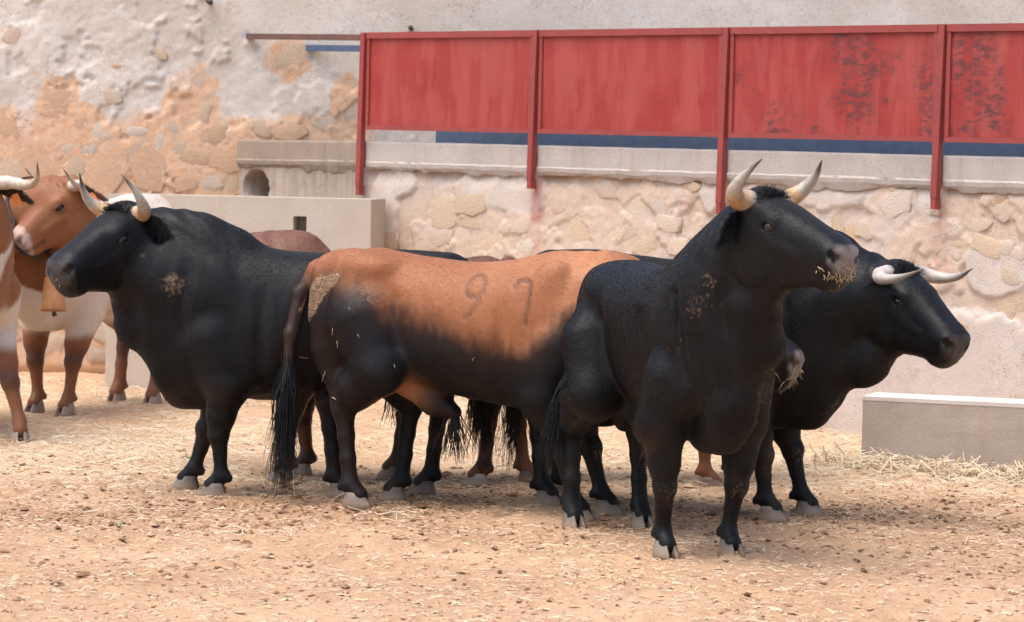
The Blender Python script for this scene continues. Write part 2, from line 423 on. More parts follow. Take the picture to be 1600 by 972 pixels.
def b_height(u, v):
    P = np.stack([u, v, u * 0], 1)
    low = sstep(2.75, 2.35, v - 0.5 * sstep(5.2, 4.4, u) + 0.25 * fbm(P * 1.2, 3, 3))                     # rubble below, smooth render above
    left = sstep(5.9, 4.6, u - 0.7 * (v - 2.3)) * 0.6 + 0.4
    rough = np.clip(low * left + bfield(u, v, b_orange) * 0.6, 0, 1)
    plate = sstep(-0.02, 0.0, fbm(P * 2.6, 5, 21, 0.6))                             # edges of plaster that has come away
    lumps = fbm(P * 6.0, 4, 8)
    return 0.004 * fbm(P * 3, 3, 2) + rough * (0.006 * lumps + 0.018 * plate + 0.010 * fbm(P * 24, 4, 14, 0.7)) + 0.012 * low * fbm(P * 1.3, 2, 30)
def b_attrs(u, v, h):
    P = np.stack([u, v, u * 0], 1); z = np.zeros(len(u))
    low = sstep(2.75, 2.35, v - 0.5 * sstep(5.2, 4.4, u) + 0.25 * fbm(P * 1.2, 3, 3))
    oz = bfield(u, v, b_orange); lz = bfield(u, v, b_lime)
    bare = np.clip(low * np.clip(0.15 + sstep(2.25, 1.75, v) * 0.75 + 0.5 * fbm(P * 2.3, 3, 17), 0, 1) + oz * 0.7, 0, 1) * (1 - 0.9 * sstep(5.75, 6.05, u))
    blue = np.zeros(len(u))
    for px, py, r_ in ((384, 55, 9), (482, 74, 10), (483, 90, 7)):
        a, b = b_uv(px, py); blue = np.maximum(blue, sstep(1.3, 0.3, np.hypot(u - a, v - b) / (r_ * BY / FPX)) * 0.8)
    return {'bare': bare, 'lime': lz * 0.62 * (0.6 + 0.4 * fbm(P * 9, 3, 3)), 'dirt': z, 'red': z, 'blue': blue}
bus = spaced([(0, 3.0, 0.12), (3.0, 6.6, 0.018), (6.6, 16, 0.4)]); bvs = spaced([(0, 1.2, 0.08), (1.2, 3.1, 0.018), (3.1, 4.6, 0.3)])
bw = slab('building_wall', BO, BU, BN, bus, bvs, b_height, 0.5, M_BUILD, b_attrs)
tag(bw, 'tall pale building wall of patchy lime plaster over orange rubble, behind the oxen', 'wall')
ORG, TAN, CRM, WHT, PNK = (0.60, 0.36, 0.21), (0.58, 0.43, 0.295), (0.60, 0.485, 0.375), (0.64, 0.56, 0.47), (0.57, 0.415, 0.33)
b_st = [(58, 245, 78, 84, ORG), (165, 268, 62, 70, ORG), (236, 268, 52, 64, ORG), (332, 214, 40, 30, ORG), (352, 250, 46, 36, ORG), (308, 246, 44, 22, ORG), (213, 206, 34, 14, WHT), (250, 224, 15, 26, WHT), (155, 206, 34, 28, CRM), (128, 190, 22, 22, ORG), (86, 160, 44, 44, ORG), (82, 120, 20, 26, PNK), (453, 88, 46, 44, TAN), (548, 172, 38, 30, CRM), (556, 130, 24, 30, CRM), (452, 206, 52, 22, ORG), (270, 200, 24, 16, CRM), (105, 232, 24, 22, CRM), (15, 200, 30, 34, ORG), (20, 262, 34, 40, TAN), (120, 262, 26, 34, TAN), (285, 232, 30, 20, TAN), (328, 284, 38, 26, CRM), (206, 236, 34, 26, PNK), (290, 285, 40, 24, ORG), (360, 285, 30, 30, TAN), (140, 232, 20, 18, WHT), (175, 150, 30, 22, CRM), (250, 85, 20, 18, TAN), (20, 55, 26, 20, PNK), (310, 120, 26, 40, PNK), (318, 175, 18, 30, TAN), (505, 190, 34, 26, CRM), (410, 200, 30, 22, TAN), (183, 103, 16, 8, ORG)]
for i, (px, py, w_, h_, c_) in enumerate(b_st):
    a, b = b_uv(px, py); k = BY / FPX; cj = rng.uniform(0.88, 1.08)
    hh = b_height(np.array([a]), np.array([b]))[0]
    add_stone(bw, BO + BN * (hh - 0.010), BU, BN, a, b, w_ * k * 1.25, h_ * k * 1.25, 0.015, tuple(x * cj for x in c_), rng.uniform(-0.3, 0.3), i)
for i in range(34):                                                                 # squared rubble low down, seen past the oxen
    a, b = rng.uniform(1.2, 4.2), rng.uniform(0.08, 1.25)
    add_stone(bw, BO + BN * 0.0, BU, BN, a, b, rng.uniform(0.16, 0.36), rng.uniform(0.12, 0.24), 0.035, tuple(np.array([TAN, CRM, PNK][i % 3]) * rng.uniform(0.8, 1.0)), rng.uniform(-0.15, 0.15), i + 5)
p = at(327, 2, BY - 0.03); mb = MB(); mb.tube([p + [0, 0.05, 0], p - [0, 0.10, 0.0], p - [-0.03, 0.14, 0.02]], [0.022, 0.022, 0.018], 10)
tag(mb.build('wall_pipe', M_DARK), 'short dark pipe stub sticking out high on the building wall', 'pipe')
p = at(642, 44, BY - 0.03); mb = MB(); mb.tube([p + [0, 0.05, 0], p - [0, 0.06, 0], p - [0, 0.09, 0]], [0.018, 0.02, 0.008], 10)
tag(mb.build('bell_push', M_DARK), 'small dark round fitting on the cream wall above the red panels', 'fitting')

# ---- corral wall with concrete coping, running towards the camera at the right
WO = WALL_A.copy(); WO[2] = 0
def w_u(px, py=300):                                                                # where a sight line meets the wall plane
    d = ray(px, py); t = ((WO - CAMP) @ WN) / (d @ WN); p = CAMP + d * t
    return (p - WO) @ WU, p[2]
POST_PX = [(572, 290), (840, 280), (1136, 300), (1471, 320)]
POST_U = [w_u(*q)[0] for q in POST_PX]; POST_U.append(POST_U[-1] + (POST_U[-1] - POST_U[-2]) * 0.98)
WTOP = 1.645; CTOP = 1.838; WLEN = float(np.linalg.norm((WALL_END - WO)[:2]))
w_smooth = [(600, 330, 22, 70), (620, 285, 30, 24), (780, 285, 56, 42), (800, 312, 30, 20), (825, 300, 30, 40), (1112, 300, 18, 40), (1295, 290, 60, 34), (1450, 312, 22, 24), (1460, 560, 190, 70), (1560, 420, 45, 40), (1340, 640, 50, 60)]
w_rough = [(690, 300, 50, 26), (720, 345, 110, 55), (960, 320, 90, 60), (1400, 318, 60, 28), (1540, 345, 60, 40), (1500, 395, 60, 30), (1540, 500, 60, 40), (1330, 400, 30, 50), (905, 370, 60, 40), (1080, 305, 30, 30)]
def wfield(u, v, spots, seed, wob=0.4):
    s = np.zeros(len(u)); nz = wob * fbm(np.stack([u * 6, v * 6, u * 0 + seed], 1), 4, 5)
    for px, py, rx, ry in spots:
        a, b = w_u(px, py); k = at(px, py, 1.0); k = (WO + WU * a)[1] / FPX
        s = np.maximum(s, sstep(1.1, 0.95, np.hypot((u - a) / (rx * k * 1.35), (v - b) / (ry * k)) + nz))
    return s
HOLE = w_u(403, 289)
def w_height(u, v):
    P = np.stack([u, v, u * 0], 1)
    sm = wfield(u, v, w_smooth, 3); left = sstep(POST_U[0] + 0.05, POST_U[0] - 0.05, u); sm = np.maximum(sm, left)
    rg = 1 - sm
    plate = sstep(-0.03, 0.0, fbm(P * 2.2, 5, 33)); plate2 = sstep(-0.02, 0.01, fbm(P * 4.4 + 9, 4, 35))
    h = 0.006 * fbm(P * 2.5, 3, 2) + sm * 0.016 + rg * (0.006 * fbm(P * 5, 4, 8) + 0.019 * plate + 0.011 * plate2 + 0.009 * fbm(P * 24, 4, 14, 0.7) - 0.012) + sm * 0.003 * fbm(P * 16, 3, 5)
    under = sstep(1.50, 1.62, v) * (u > POST_U[0])                                   # mortar eaten away right under the coping
    h = h - under * (0.018 + 0.03 * fbm(P * 9, 3, 40))
    hr = np.hypot(u - HOLE[0], (v - HOLE[1] + 0.03) * (1.0)) + 0.014 * fbm(P * 14, 2, 2)
    return h - 0.34 * sstep(0.150, 0.128, hr)
def w_attrs(u, v, h):
    P = np.stack([u, v, u * 0], 1)
    sm = wfield(u, v, w_smooth, 3); left = sstep(POST_U[0] + 0.05, POST_U[0] - 0.05, u)
    bare = np.clip(0.62 + 0.55 * fbm(P * 2.4, 4, 17) - sm * 0.9 - left, 0, 1)
    red = np.zeros(len(u))
    for k, pu in enumerate(POST_U[1:4]):
        wv = 0.035 * fbm(np.stack([u * 0, v * 3, u * 0 + k], 1), 3, 4)
        red = np.maximum(red, sstep(0.085, 0.02, np.abs(u - pu - 0.01 + wv)) * sstep(0.55, 1.3, v) * (0.75 if k < 2 else 1.0))
    nn = fbm(P * 7, 4, 50)
    red = red * np.clip(0.55 + nn, 0, 1)
    dirt = left * (0.55 + 0.35 * sstep(1.35, 1.62, v)) + (1 - left) * 0.35 * sstep(1.56, 1.64, v)  # left stretch dirty grey; whole wall darker up towards the coping
    dirt = np.maximum(dirt, 0.9 * sstep(-0.05, -0.2, h))  # darker with depth inside the hole
    return {'bare': bare, 'lime': wfield(u, v, [(642, 335, 12, 14), (1452, 312, 14, 16)], 9) * 0.4, 'dirt': np.clip(dirt, 0, 1), 'red': red, 'blue': u * 0}
wus = spaced([(0, WLEN - 2.2, 0.015), (WLEN - 2.2, WLEN, 0.06)]); wvs = spaced([(0, 0.35, 0.05), (0.35, WTOP, 0.015)])
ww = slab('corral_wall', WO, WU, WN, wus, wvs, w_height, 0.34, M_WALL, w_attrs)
tag(ww, 'crumbling rubble and plaster corral wall carrying the red metal fence', 'wall')
w_st = [(641, 335, 50, 56, CRM), (737, 320, 44, 32, TAN), (692, 333, 34, 46, TAN), (707, 311, 15, 15, WHT), (604, 378, 40, 26, TAN), (700, 374, 12, 12, ORG), (690, 372, 38, 26, CRM), (762, 388, 66, 34, TAN), (735, 347, 44, 18, TAN), (817, 352, 26, 26, CRM), (822, 385, 30, 22, WHT), (905, 352, 46, 56, TAN), (1000, 322, 62, 52, CRM), (1083, 291, 26, 14, TAN), (1092, 316, 32, 34, CRM), (1046, 350, 30, 24, CRM), (915, 392, 30, 26, CRM), (980, 362, 36, 26, CRM), (950, 300, 30, 20, PNK), (870, 322, 26, 26, PNK), (1010, 385, 40, 26, TAN), (1060, 385, 30, 26, CRM), (1403, 319, 42, 36, WHT), (1414, 300, 16, 10, TAN), (1428, 306, 13, 22, CRM), (1398, 297, 18, 9, TAN), (1561, 312, 26, 12, ORG), (1568, 334, 24, 26, CRM), (1505, 382, 28, 16, TAN), (1544, 386, 38, 28, TAN), (1575, 388, 16, 20, CRM), (1592, 398, 22, 18, CRM), (1494, 402, 16, 10, CRM), (1472, 395, 14, 26, PNK), (1330, 372, 22, 40, ORG), (1300, 355, 34, 34, TAN), (1560, 470, 34, 26, TAN), (1498, 470, 30, 30, CRM), (1580, 430, 30, 26, CRM), (1320, 692, 24, 18, ORG), (1502, 515, 24, 22, TAN), (1465, 330, 16, 14, PNK), (1270, 330, 36, 30, CRM), (1352, 360, 30, 26, CRM), (1585, 300, 20, 14, TAN), (1530, 352, 30, 22, CRM)]
for i, (px, py, w_, h_, c_) in enumerate(w_st):
    a, b = w_u(px, py); k = (WO + WU * a)[1] / FPX; cj = rng.uniform(0.9, 1.08)
    hh = w_height(np.array([a]), np.array([b]))[0]
    add_stone(ww, WO + WN * (max(hh, -0.02) - 0.007), WU, WN, a, b, w_ * k * 1.6, h_ * k * 1.2, 0.012, tuple(x * cj for x in c_), rng.uniform(-0.35, 0.35), i + 3)
for i in range(26):
    a, b = rng.uniform(POST_U[0] + 0.1, WLEN - 0.4), rng.uniform(0.1, 1.15)
    add_stone(ww, WO - WN * 0.010, WU, WN, a, b, rng.uniform(0.16, 0.5), rng.uniform(0.12, 0.3), 0.012, tuple(np.array([TAN, CRM, PNK, CRM][i % 4]) * rng.uniform(0.86, 1.04)), rng.uniform(-0.3, 0.3), i)
def coping(u0, u1, mat, dirt=False, seed=0):
    """one length of coping: straight top edge, overhanging, crumbled lower lip"""
    us = np.arange(u0, u1, 0.025); us[-1] = u1; R = []
    for j, u in enumerate(us):
        n1 = fbm(np.array([[u * 3.1, seed, 0.5]]), 4, 60)[0]; n2 = fbm(np.array([[u * 9, seed, 2.5]]), 3, 61)[0]; n3 = fbm(np.array([[u * 22, seed, 7.5]]), 2, 62)[0]
        lip = 0.044 + 0.018 * n2 + 0.012 * n3; bot = WTOP - 0.012 - max(0, 0.07 * n1 + 0.022 * n2) + 0.012 * n3
        prof = [(-0.35, CTOP - 0.006), (0.028, CTOP + 0.003 * n2), (0.034, CTOP - 0.014), (0.034, WTOP + 0.048 + 0.006 * n1), (lip, WTOP + 0.036 + 0.008 * n2), (lip - 0.004, WTOP + 0.010 + 0.012 * n2), (lip - 0.022, bot), (-0.02, bot + 0.004), (-0.35, WTOP + 0.002)]
        dz = -0.055 * min(max((u - POST_U[0]) / 5.9, 0.0), 1.2)                       # the coping sags towards the right
        R.append([WO + WU * u + WN * a + np.array([0, 0, b + dz]) for a, b in prof])
    mb = MB(); mb.rings(R); return mb.build('coping_slab', mat, ww, False)
edges = [0.0] + POST_U + [WLEN - 0.02]
for k in range(len(edges) - 1):
    coping(edges[k] + (0.03 if k else 0.0), edges[k + 1] - 0.03, M_COPING_D if k == 0 else M_COPING, k == 0, 10 + k * 7)  # first length takes the darker mix

# ---- red fence on the wall
def wbox(mb, u0, u1, n0, n1, z0, z1, du_top=0.0):
    c = lambda u, n, z, d: WO + WU * (u + d) + WN * n + np.array([0, 0, z + (0.016 - 0.010 * (u - POST_U[0]) if z > 1.7 else 0.0)])
    mb.hexa([c(u0, n1, z0, 0), c(u1, n1, z0, 0), c(u1, n0, z0, 0), c(u0, n0, z0, 0), c(u0, n1, z1, du_top), c(u1, n1, z1, du_top), c(u1, n0, z1, du_top), c(u0, n0, z1, du_top)])
FZ0, FZ1 = 1.905, 2.615
fe = empty('red_metal_fence', tuple(WO + WU * POST_U[0] + np.array([0, 0, WTOP])))
inv = fe.location
def kid(mb, name, mat, parent):
    o = mb.build(name, mat, None, False); o.parent = parent
    o.matrix_parent_inverse = Matrix.Translation(-Vector(parent.location)); return o
SHIFT = [0.0, 0.0, 0.0, 0.0, 0.0]
for k, pu in enumerate(POST_U):
    hw = 0.022; zb = [1.47, 1.55, 1.42, 1.49, 1.45][k]
    mb = MB(); wbox(mb, pu - hw, pu + hw, 0.045, 0.090, zb + 0.04, FZ1 - 0.001, 0.030)
    wbox(mb, pu - hw * 0.9, pu + hw * 0.75, 0.03, 0.086, zb - 0.03, zb + 0.04)
    kid(mb, 'post', M_POST, fe)
for k in range(len(POST_U) - 1):
    a, b = POST_U[k] + 0.026, POST_U[k + 1] + 0.026
    mb = MB(); wbox(mb, a + 0.015, b - 0.015, 0.052, 0.058, FZ0 + 0.01, FZ1 - 0.01)
    pan = kid(mb, 'panel', M_RED_S if k >= 2 else M_RED, fe)
    mb = MB()
    wbox(mb, a + 0.034, b - 0.034, 0.05, 0.078, FZ1 - 0.045, FZ1)
    wbox(mb, a + 0.034, b - 0.034, 0.05, 0.074, FZ0, FZ0 + 0.032)
    wbox(mb, a + 0.034, a + 0.062, 0.05, 0.072, FZ0 + 0.034, FZ1 - 0.047); wbox(mb, b - 0.062, b - 0.034, 0.05, 0.072, FZ0 + 0.034, FZ1 - 0.047)
    kid(mb, 'panel_frame', M_POST, fe)
tag(fe, 'faded red sheet metal fence of framed panels on top of the corral wall', 'fence')
pa = at(388, 57, BY - 0.02); pb = WO + WU * (POST_U[0] - 0.002) + WN * 0.062 + np.array([0, 0, FZ1 - 0.02])
def bar(pa, pb, hw, hh):
    d = pb - pa; d /= np.linalg.norm(d); s = np.cross(d, [0, 0, 1.0]); s /= np.linalg.norm(s); t = np.cross(s, d); mb = MB()
    q = lambda p, i, j: p + s * hw * i + t * hh * j
    mb.hexa([q(pa, -1, -1), q(pa, 1, -1), q(pa, 1, 1), q(pa, -1, 1), q(pb, -1, -1), q(pb, 1, -1), q(pb, 1, 1), q(pb, -1, 1)]); return mb
tag(bar(pa, pb, 0.022, 0.022).build('brown_rail', M_BROWN, None, False), 'rusty brown rail bridging the red fence and the building wall', 'rail')
# blue fence half a metre behind the red one
_d = ray(683, 212); _t = ((WO - WN * 0.765 - CAMP) @ WN) / (_d @ WN); u_s = float((CAMP + _d * _t - WO) @ WU)
bf = empty('blue_metal_fence', tuple(WO + WU * u_s - WN * 0.75))
mb = MB(); wbox(mb, u_s, WLEN + 0.5, -0.78, -0.75, 0.9, 2.52); kid(mb, 'panel', M_BLUE, bf)
mb = MB(); wbox(mb, u_s - 0.02, WLEN + 0.5, -0.80, -0.73, 2.522, 2.57); kid(mb, 'top_rail', M_BLUE, bf)
for q in np.arange(u_s, WLEN + 0.4, 1.4):
    mb = MB(); wbox(mb, q, q + 0.06, -0.86, -0.782, 0.0, 2.52); kid(mb, 'post', M_BLUE, bf)
tag(bf, 'blue painted metal fence glimpsed under and behind the red panels', 'fence')
pa = at(480, 75, BY - 0.02); pb = WO + WU * (u_s - 0.022) - WN * 0.765 + np.array([0, 0, 2.546])
tag(bar(pa, pb, 0.02, 0.024).build('blue_rail', M_BLUE, None, False), 'short blue rail fixed to the building wall beside the red fence', 'rail')

# ---- tall cement block at the left with a square vent
BLK_R, BLK_L = at(580, 310, 20.35), at(168, 304, 20.75)
bu = BLK_R - BLK_L; bu[2] = 0; bl = np.linalg.norm(bu); bu /= bl; bn = np.array([bu[1], -bu[0], 0.0]); bn = bn if bn[1] < 0 else -bn
BT = 0.5 * (BLK_L[2] + BLK_R[2])
vp = at(468, 350, 20.45); vu = (vp - BLK_L) @ bu; vv = vp[2]
ug = [0, vu - 0.05, vu + 0.05, bl]; vg = [-0.1, vv - 0.055, vv + 0.055, BT]
mb = MB(); c = lambda u, v, n: np.array([BLK_L[0], BLK_L[1], 0]) + bu * u + bn * n + np.array([0, 0, v])
for i in range(3):
    for j in range(3):
        if i == 1 and j == 1: continue
        mb.add([c(ug[i], vg[j], 0), c(ug[i + 1], vg[j], 0), c(ug[i + 1], vg[j + 1], 0), c(ug[i], vg[j + 1], 0)], [(0, 1, 2, 3)])
h4 = [(1, 1), (2, 1), (2, 2), (1, 2)]
for k in range(4):
    (a, b), (d, e) = h4[k], h4[(k + 1) % 4]
    mb.add([c(ug[a], vg[b], 0), c(ug[d], vg[e], 0), c(ug[d], vg[e], -0.16), c(ug[a], vg[b], -0.16)], [(0, 1, 2, 3)])
mb.add([c(ug[1], vg[1], -0.16), c(ug[2], vg[1], -0.16), c(ug[2], vg[2], -0.16), c(ug[1], vg[2], -0.16)], [(0, 1, 2, 3)])
TH = 0.42
mb.add([c(0, BT, 0), c(bl, BT, 0), c(bl, BT, -TH), c(0, BT, -TH)], [(0, 1, 2, 3)])
mb.add([c(bl, -0.1, 0), c(bl, -0.1, -TH), c(bl, BT, -TH), c(bl, BT, 0)], [(0, 1, 2, 3)])
mb.add([c(0, -0.1, -TH), c(0, -0.1, 0), c(0, BT, 0), c(0, BT, -TH)], [(0, 1, 2, 3)])
mb.add([c(bl, -0.1, -TH), c(0, -0.1, -TH), c(0, BT, -TH), c(bl, BT, -TH)], [(0, 1, 2, 3)])
blk = mb.build('cement_partition', M_BLOCK, None, False)
tag(blk, 'pale cement partition wall with a small square vent, behind the black bulls', 'wall')

# ---- cement trough at the right
tu = TR - TL; tu[2] = 0; tu /= np.linalg.norm(tu); tn = np.array([tu[1], -tu[0], 0.0]); tn = tn if tn[1] < 0 else -tn
T0 = np.array([TL[0], TL[1], 0.0]); TLn, TDp, TH_ = 3.4, 0.34, 0.445
tr = empty('cement_block', tuple(T0))
def tgrid(name, us, zs, n_of, mat, cap=True):
    """a cement body with slightly uneven faces: rings round the plan, stacked in height"""
    R = []
    for z in zs:
        ring = [(u, 0.0) for u in us] + [(us[-1], -TDp)] + [(u, -TDp) for u in us[::-1]] + [(us[0], -TDp)]
        rr_ = []
        for (u, n_) in ring:
            p = T0 + tu * u + tn * (n_ + n_of) + np.array([0, 0, z]); k = fbm(np.array([p * 3.0]), 3, 5)[0] * 0.007 + fbm(np.array([p * 14.0]), 2, 6)[0] * 0.003
            e = 0.010 if (u in (us[0], us[-1])) else 0.0
            rr_.append(p + tn * (k if n_ == 0 else -k) * 1.0 + tu * (e * (1 if u == us[0] else -1) if n_ == 0 else 0))
        R.append(rr_)
    mb = MB(); mb.rings(R, cap); return kid(mb, name, mat, tr)
ug_ = list(np.linspace(0, TLn, 80))
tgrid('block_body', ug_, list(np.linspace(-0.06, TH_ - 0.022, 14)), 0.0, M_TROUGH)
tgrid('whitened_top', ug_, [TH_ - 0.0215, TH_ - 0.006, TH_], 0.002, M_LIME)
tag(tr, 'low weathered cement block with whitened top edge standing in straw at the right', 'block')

# ================================================================ STRAW, CLODS (nobody could count them)
def strips(name, x, y, L, W, ang, tilt, lift, cols, mat):
    n = len(x); z = gheight(x, y) + lift
    d = np.stack([np.cos(ang) * np.cos(tilt), np.sin(ang) * np.cos(tilt), np.sin(tilt)], 1)
    s = np.stack([-np.sin(ang), np.cos(ang), np.zeros(n)], 1)
    c0 = np.stack([x, y, z], 1); bend = rng.uniform(-0.12, 0.18, n)[:, None] * L[:, None] * np.array([0, 0, 1.0]) + s * (rng.uniform(-0.2, 0.2, n) * L)[:, None]
    V = np.zeros((n, 9, 3)); hw = (W / 2)[:, None]
    up = np.cross(d, s); up /= np.linalg.norm(up, axis=1)[:, None]
    for k, t in enumerate((-0.5, 0.0, 0.5)):
        c = c0 + d * (L * t)[:, None] + (bend if k == 1 else 0)
        V[:, k * 3 + 0] = c + s * hw; V[:, k * 3 + 1] = c - s * hw; V[:, k * 3 + 2] = c + up * hw * 1.2
    b = (np.arange(n) * 9)[:, None]
    F = []
    for k in range(2):
        o = k * 3
        F += [np.stack([o + 0, o + 2, o + 5, o + 3], 0), np.stack([o + 2, o + 1, o + 4, o + 5], 0)]
    F = (b[:, None, :] + np.array(F)[None, :, :]).reshape(-1, 4)
    C = np.repeat(cols, 9, 0)
    return mesh_obj(name, V.reshape(-1, 3), F, mat, None, True, {'col': C})
def scatter(n, dens, box):
    out = []
    while sum(len(a) for a in out) < n:
        q = rng.uniform(box[0], box[1], (n * 2, 2)); k = rng.random(len(q)) < dens(q[:, 0], q[:, 1]); out.append(q[k])
    return np.concatenate(out)[:n]
PAL = np.array([(0.64, 0.50, 0.32), (0.70, 0.58, 0.40), (0.58, 0.43, 0.27), (0.52, 0.36, 0.22), (0.74, 0.65, 0.49)])
q = scatter(27000, lambda x, y: np.clip(straw_amount(x, y), 0, 1) ** 1.3 * (y > 12.5), ((-4.4, 11.5), (3.9, 21.5))); n = len(q)
tag(strips('straw_litter', q[:, 0], q[:, 1], rng.uniform(0.04, 0.17, n), rng.uniform(0.0022, 0.0044, n), rng.uniform(0, 6.28, n), rng.normal(0, 0.16, n), rng.uniform(0.0, 0.03, n) * np.clip(straw_pile(q[:, 0], q[:, 1]) + 0.25, 0, 1), PAL[rng.integers(0, 5, n)] * rng.uniform(0.75, 1.05, (n, 1)), M_STRAW), 'loose yellow straw strewn over the yard', 'straw', kind='stuff')
q = scatter(17000, lambda x, y: 0.4 + 0.6 * (fbm(np.stack([x, y, x * 0], 1) * 2.2, 2, 3) > 0), ((-3.2, 8.6), (3.2, 14.6))); n = len(q)
tag(strips('chaff', q[:, 0], q[:, 1], rng.uniform(0.010, 0.050, n), rng.uniform(0.0022, 0.0048, n), rng.uniform(0, 6.28, n), rng.normal(0, 0.14, n), rng.uniform(0.001, 0.007, n), PAL[rng.integers(0, 5, n)] * rng.uniform(0.7, 1.05, (n, 1)) * np.array([1.0, 0.92, 0.88]), M_STRAW), 'short broken chaff scattered over the dirt in front', 'chaff', kind='stuff')
# tufts of straw standing against the trough
us = rng.uniform(-0.25, TLn, 1500); ns = np.abs(rng.normal(0.05, 0.11, 1500)); qx = T0[0] + tu[0] * us + tn[0] * ns; qy = T0[1] + tu[1] * us + tn[1] * ns
tag(strips('straw_drift', qx, qy, rng.uniform(0.08, 0.2, 1500), rng.uniform(0.003, 0.006, 1500), rng.uniform(0, 6.28, 1500), rng.uniform(-0.2, 0.9, 1500), rng.uniform(0.02, 0.07, 1500), PAL[rng.integers(0, 5, 1500)] * rng.uniform(0.8, 1.05, (1500, 1)), M_STRAW), 'drift of straw heaped against the foot of the trough', 'straw', kind='stuff')
def clods(name, q, r, cols, flat=0.55):
    n = len(q); base = np.array([(1, 0, 0), (0.3, 0.95, 0), (-0.8, 0.6, 0), (-0.8, -0.6, 0), (0.3, -0.95, 0), (0.1, 0, 1), (-0.5, 0.1, 0.7), (0, 0, -0.6)])
    F0 = np.array([(0, 1, 5), (1, 6, 5), (1, 2, 6), (2, 3, 6), (3, 4, 6), (4, 5, 6), (4, 0, 5), (1, 0, 7), (2, 1, 7), (3, 2, 7), (4, 3, 7), (0, 4, 7)])
    a = rng.uniform(0, 6.28, n); V = np.repeat(base[None], n, 0) * rng.uniform(0.6, 1.3, (n, 8, 3)) * r[:, None, None]
    V[:, :, 2] *= flat; V[:, :, 0] *= rng.uniform(0.8, 1.9, n)[:, None]
    x = V[:, :, 0] * np.cos(a)[:, None] - V[:, :, 1] * np.sin(a)[:, None]; y = V[:, :, 0] * np.sin(a)[:, None] + V[:, :, 1] * np.cos(a)[:, None]
    z = V[:, :, 2] + (gheight(q[:, 0], q[:, 1]) + r * 0.15)[:, None]
    P = np.stack([x + q[:, :1], y + q[:, 1:], z], -1).reshape(-1, 3)
    F = ((np.arange(n) * 8)[:, None, None] + F0[None]).reshape(-1, 3)
    return mesh_obj(name, P, F, M_CLOD, None, False, {'col': np.repeat(cols, 8, 0)})
q = scatter(6500, lambda x, y: np.clip(dung_amount(x, y) * 1.3 - 0.12, 0, 1) + 0.012, ((-3.6, 8.6), (3.4, 17))); n = len(q)
tag(clods('dung_crumbs', q, rng.gamma(1.6, 0.0036, n) + 0.003, np.array([(0.19, 0.105, 0.06)]) * rng.uniform(0.6, 1.7, (n, 1)), 0.5), 'dark crumbs of trodden dung and soil lying on the dirt', 'dung', kind='stuff')
q = scatter(9000, lambda x, y: 0.5 + 0 * x, ((-3.4, 8.6), (3.3, 15.5))); n = len(q)
tag(clods('dirt_crumbs', q, rng.gamma(2.0, 0.0026, n) + 0.002, np.array([(0.50, 0.33, 0.21)]) * rng.uniform(0.6, 1.2, (n, 1)), 0.7), 'pale crumbs of dry earth lying on the yard floor', 'dirt', kind='stuff')
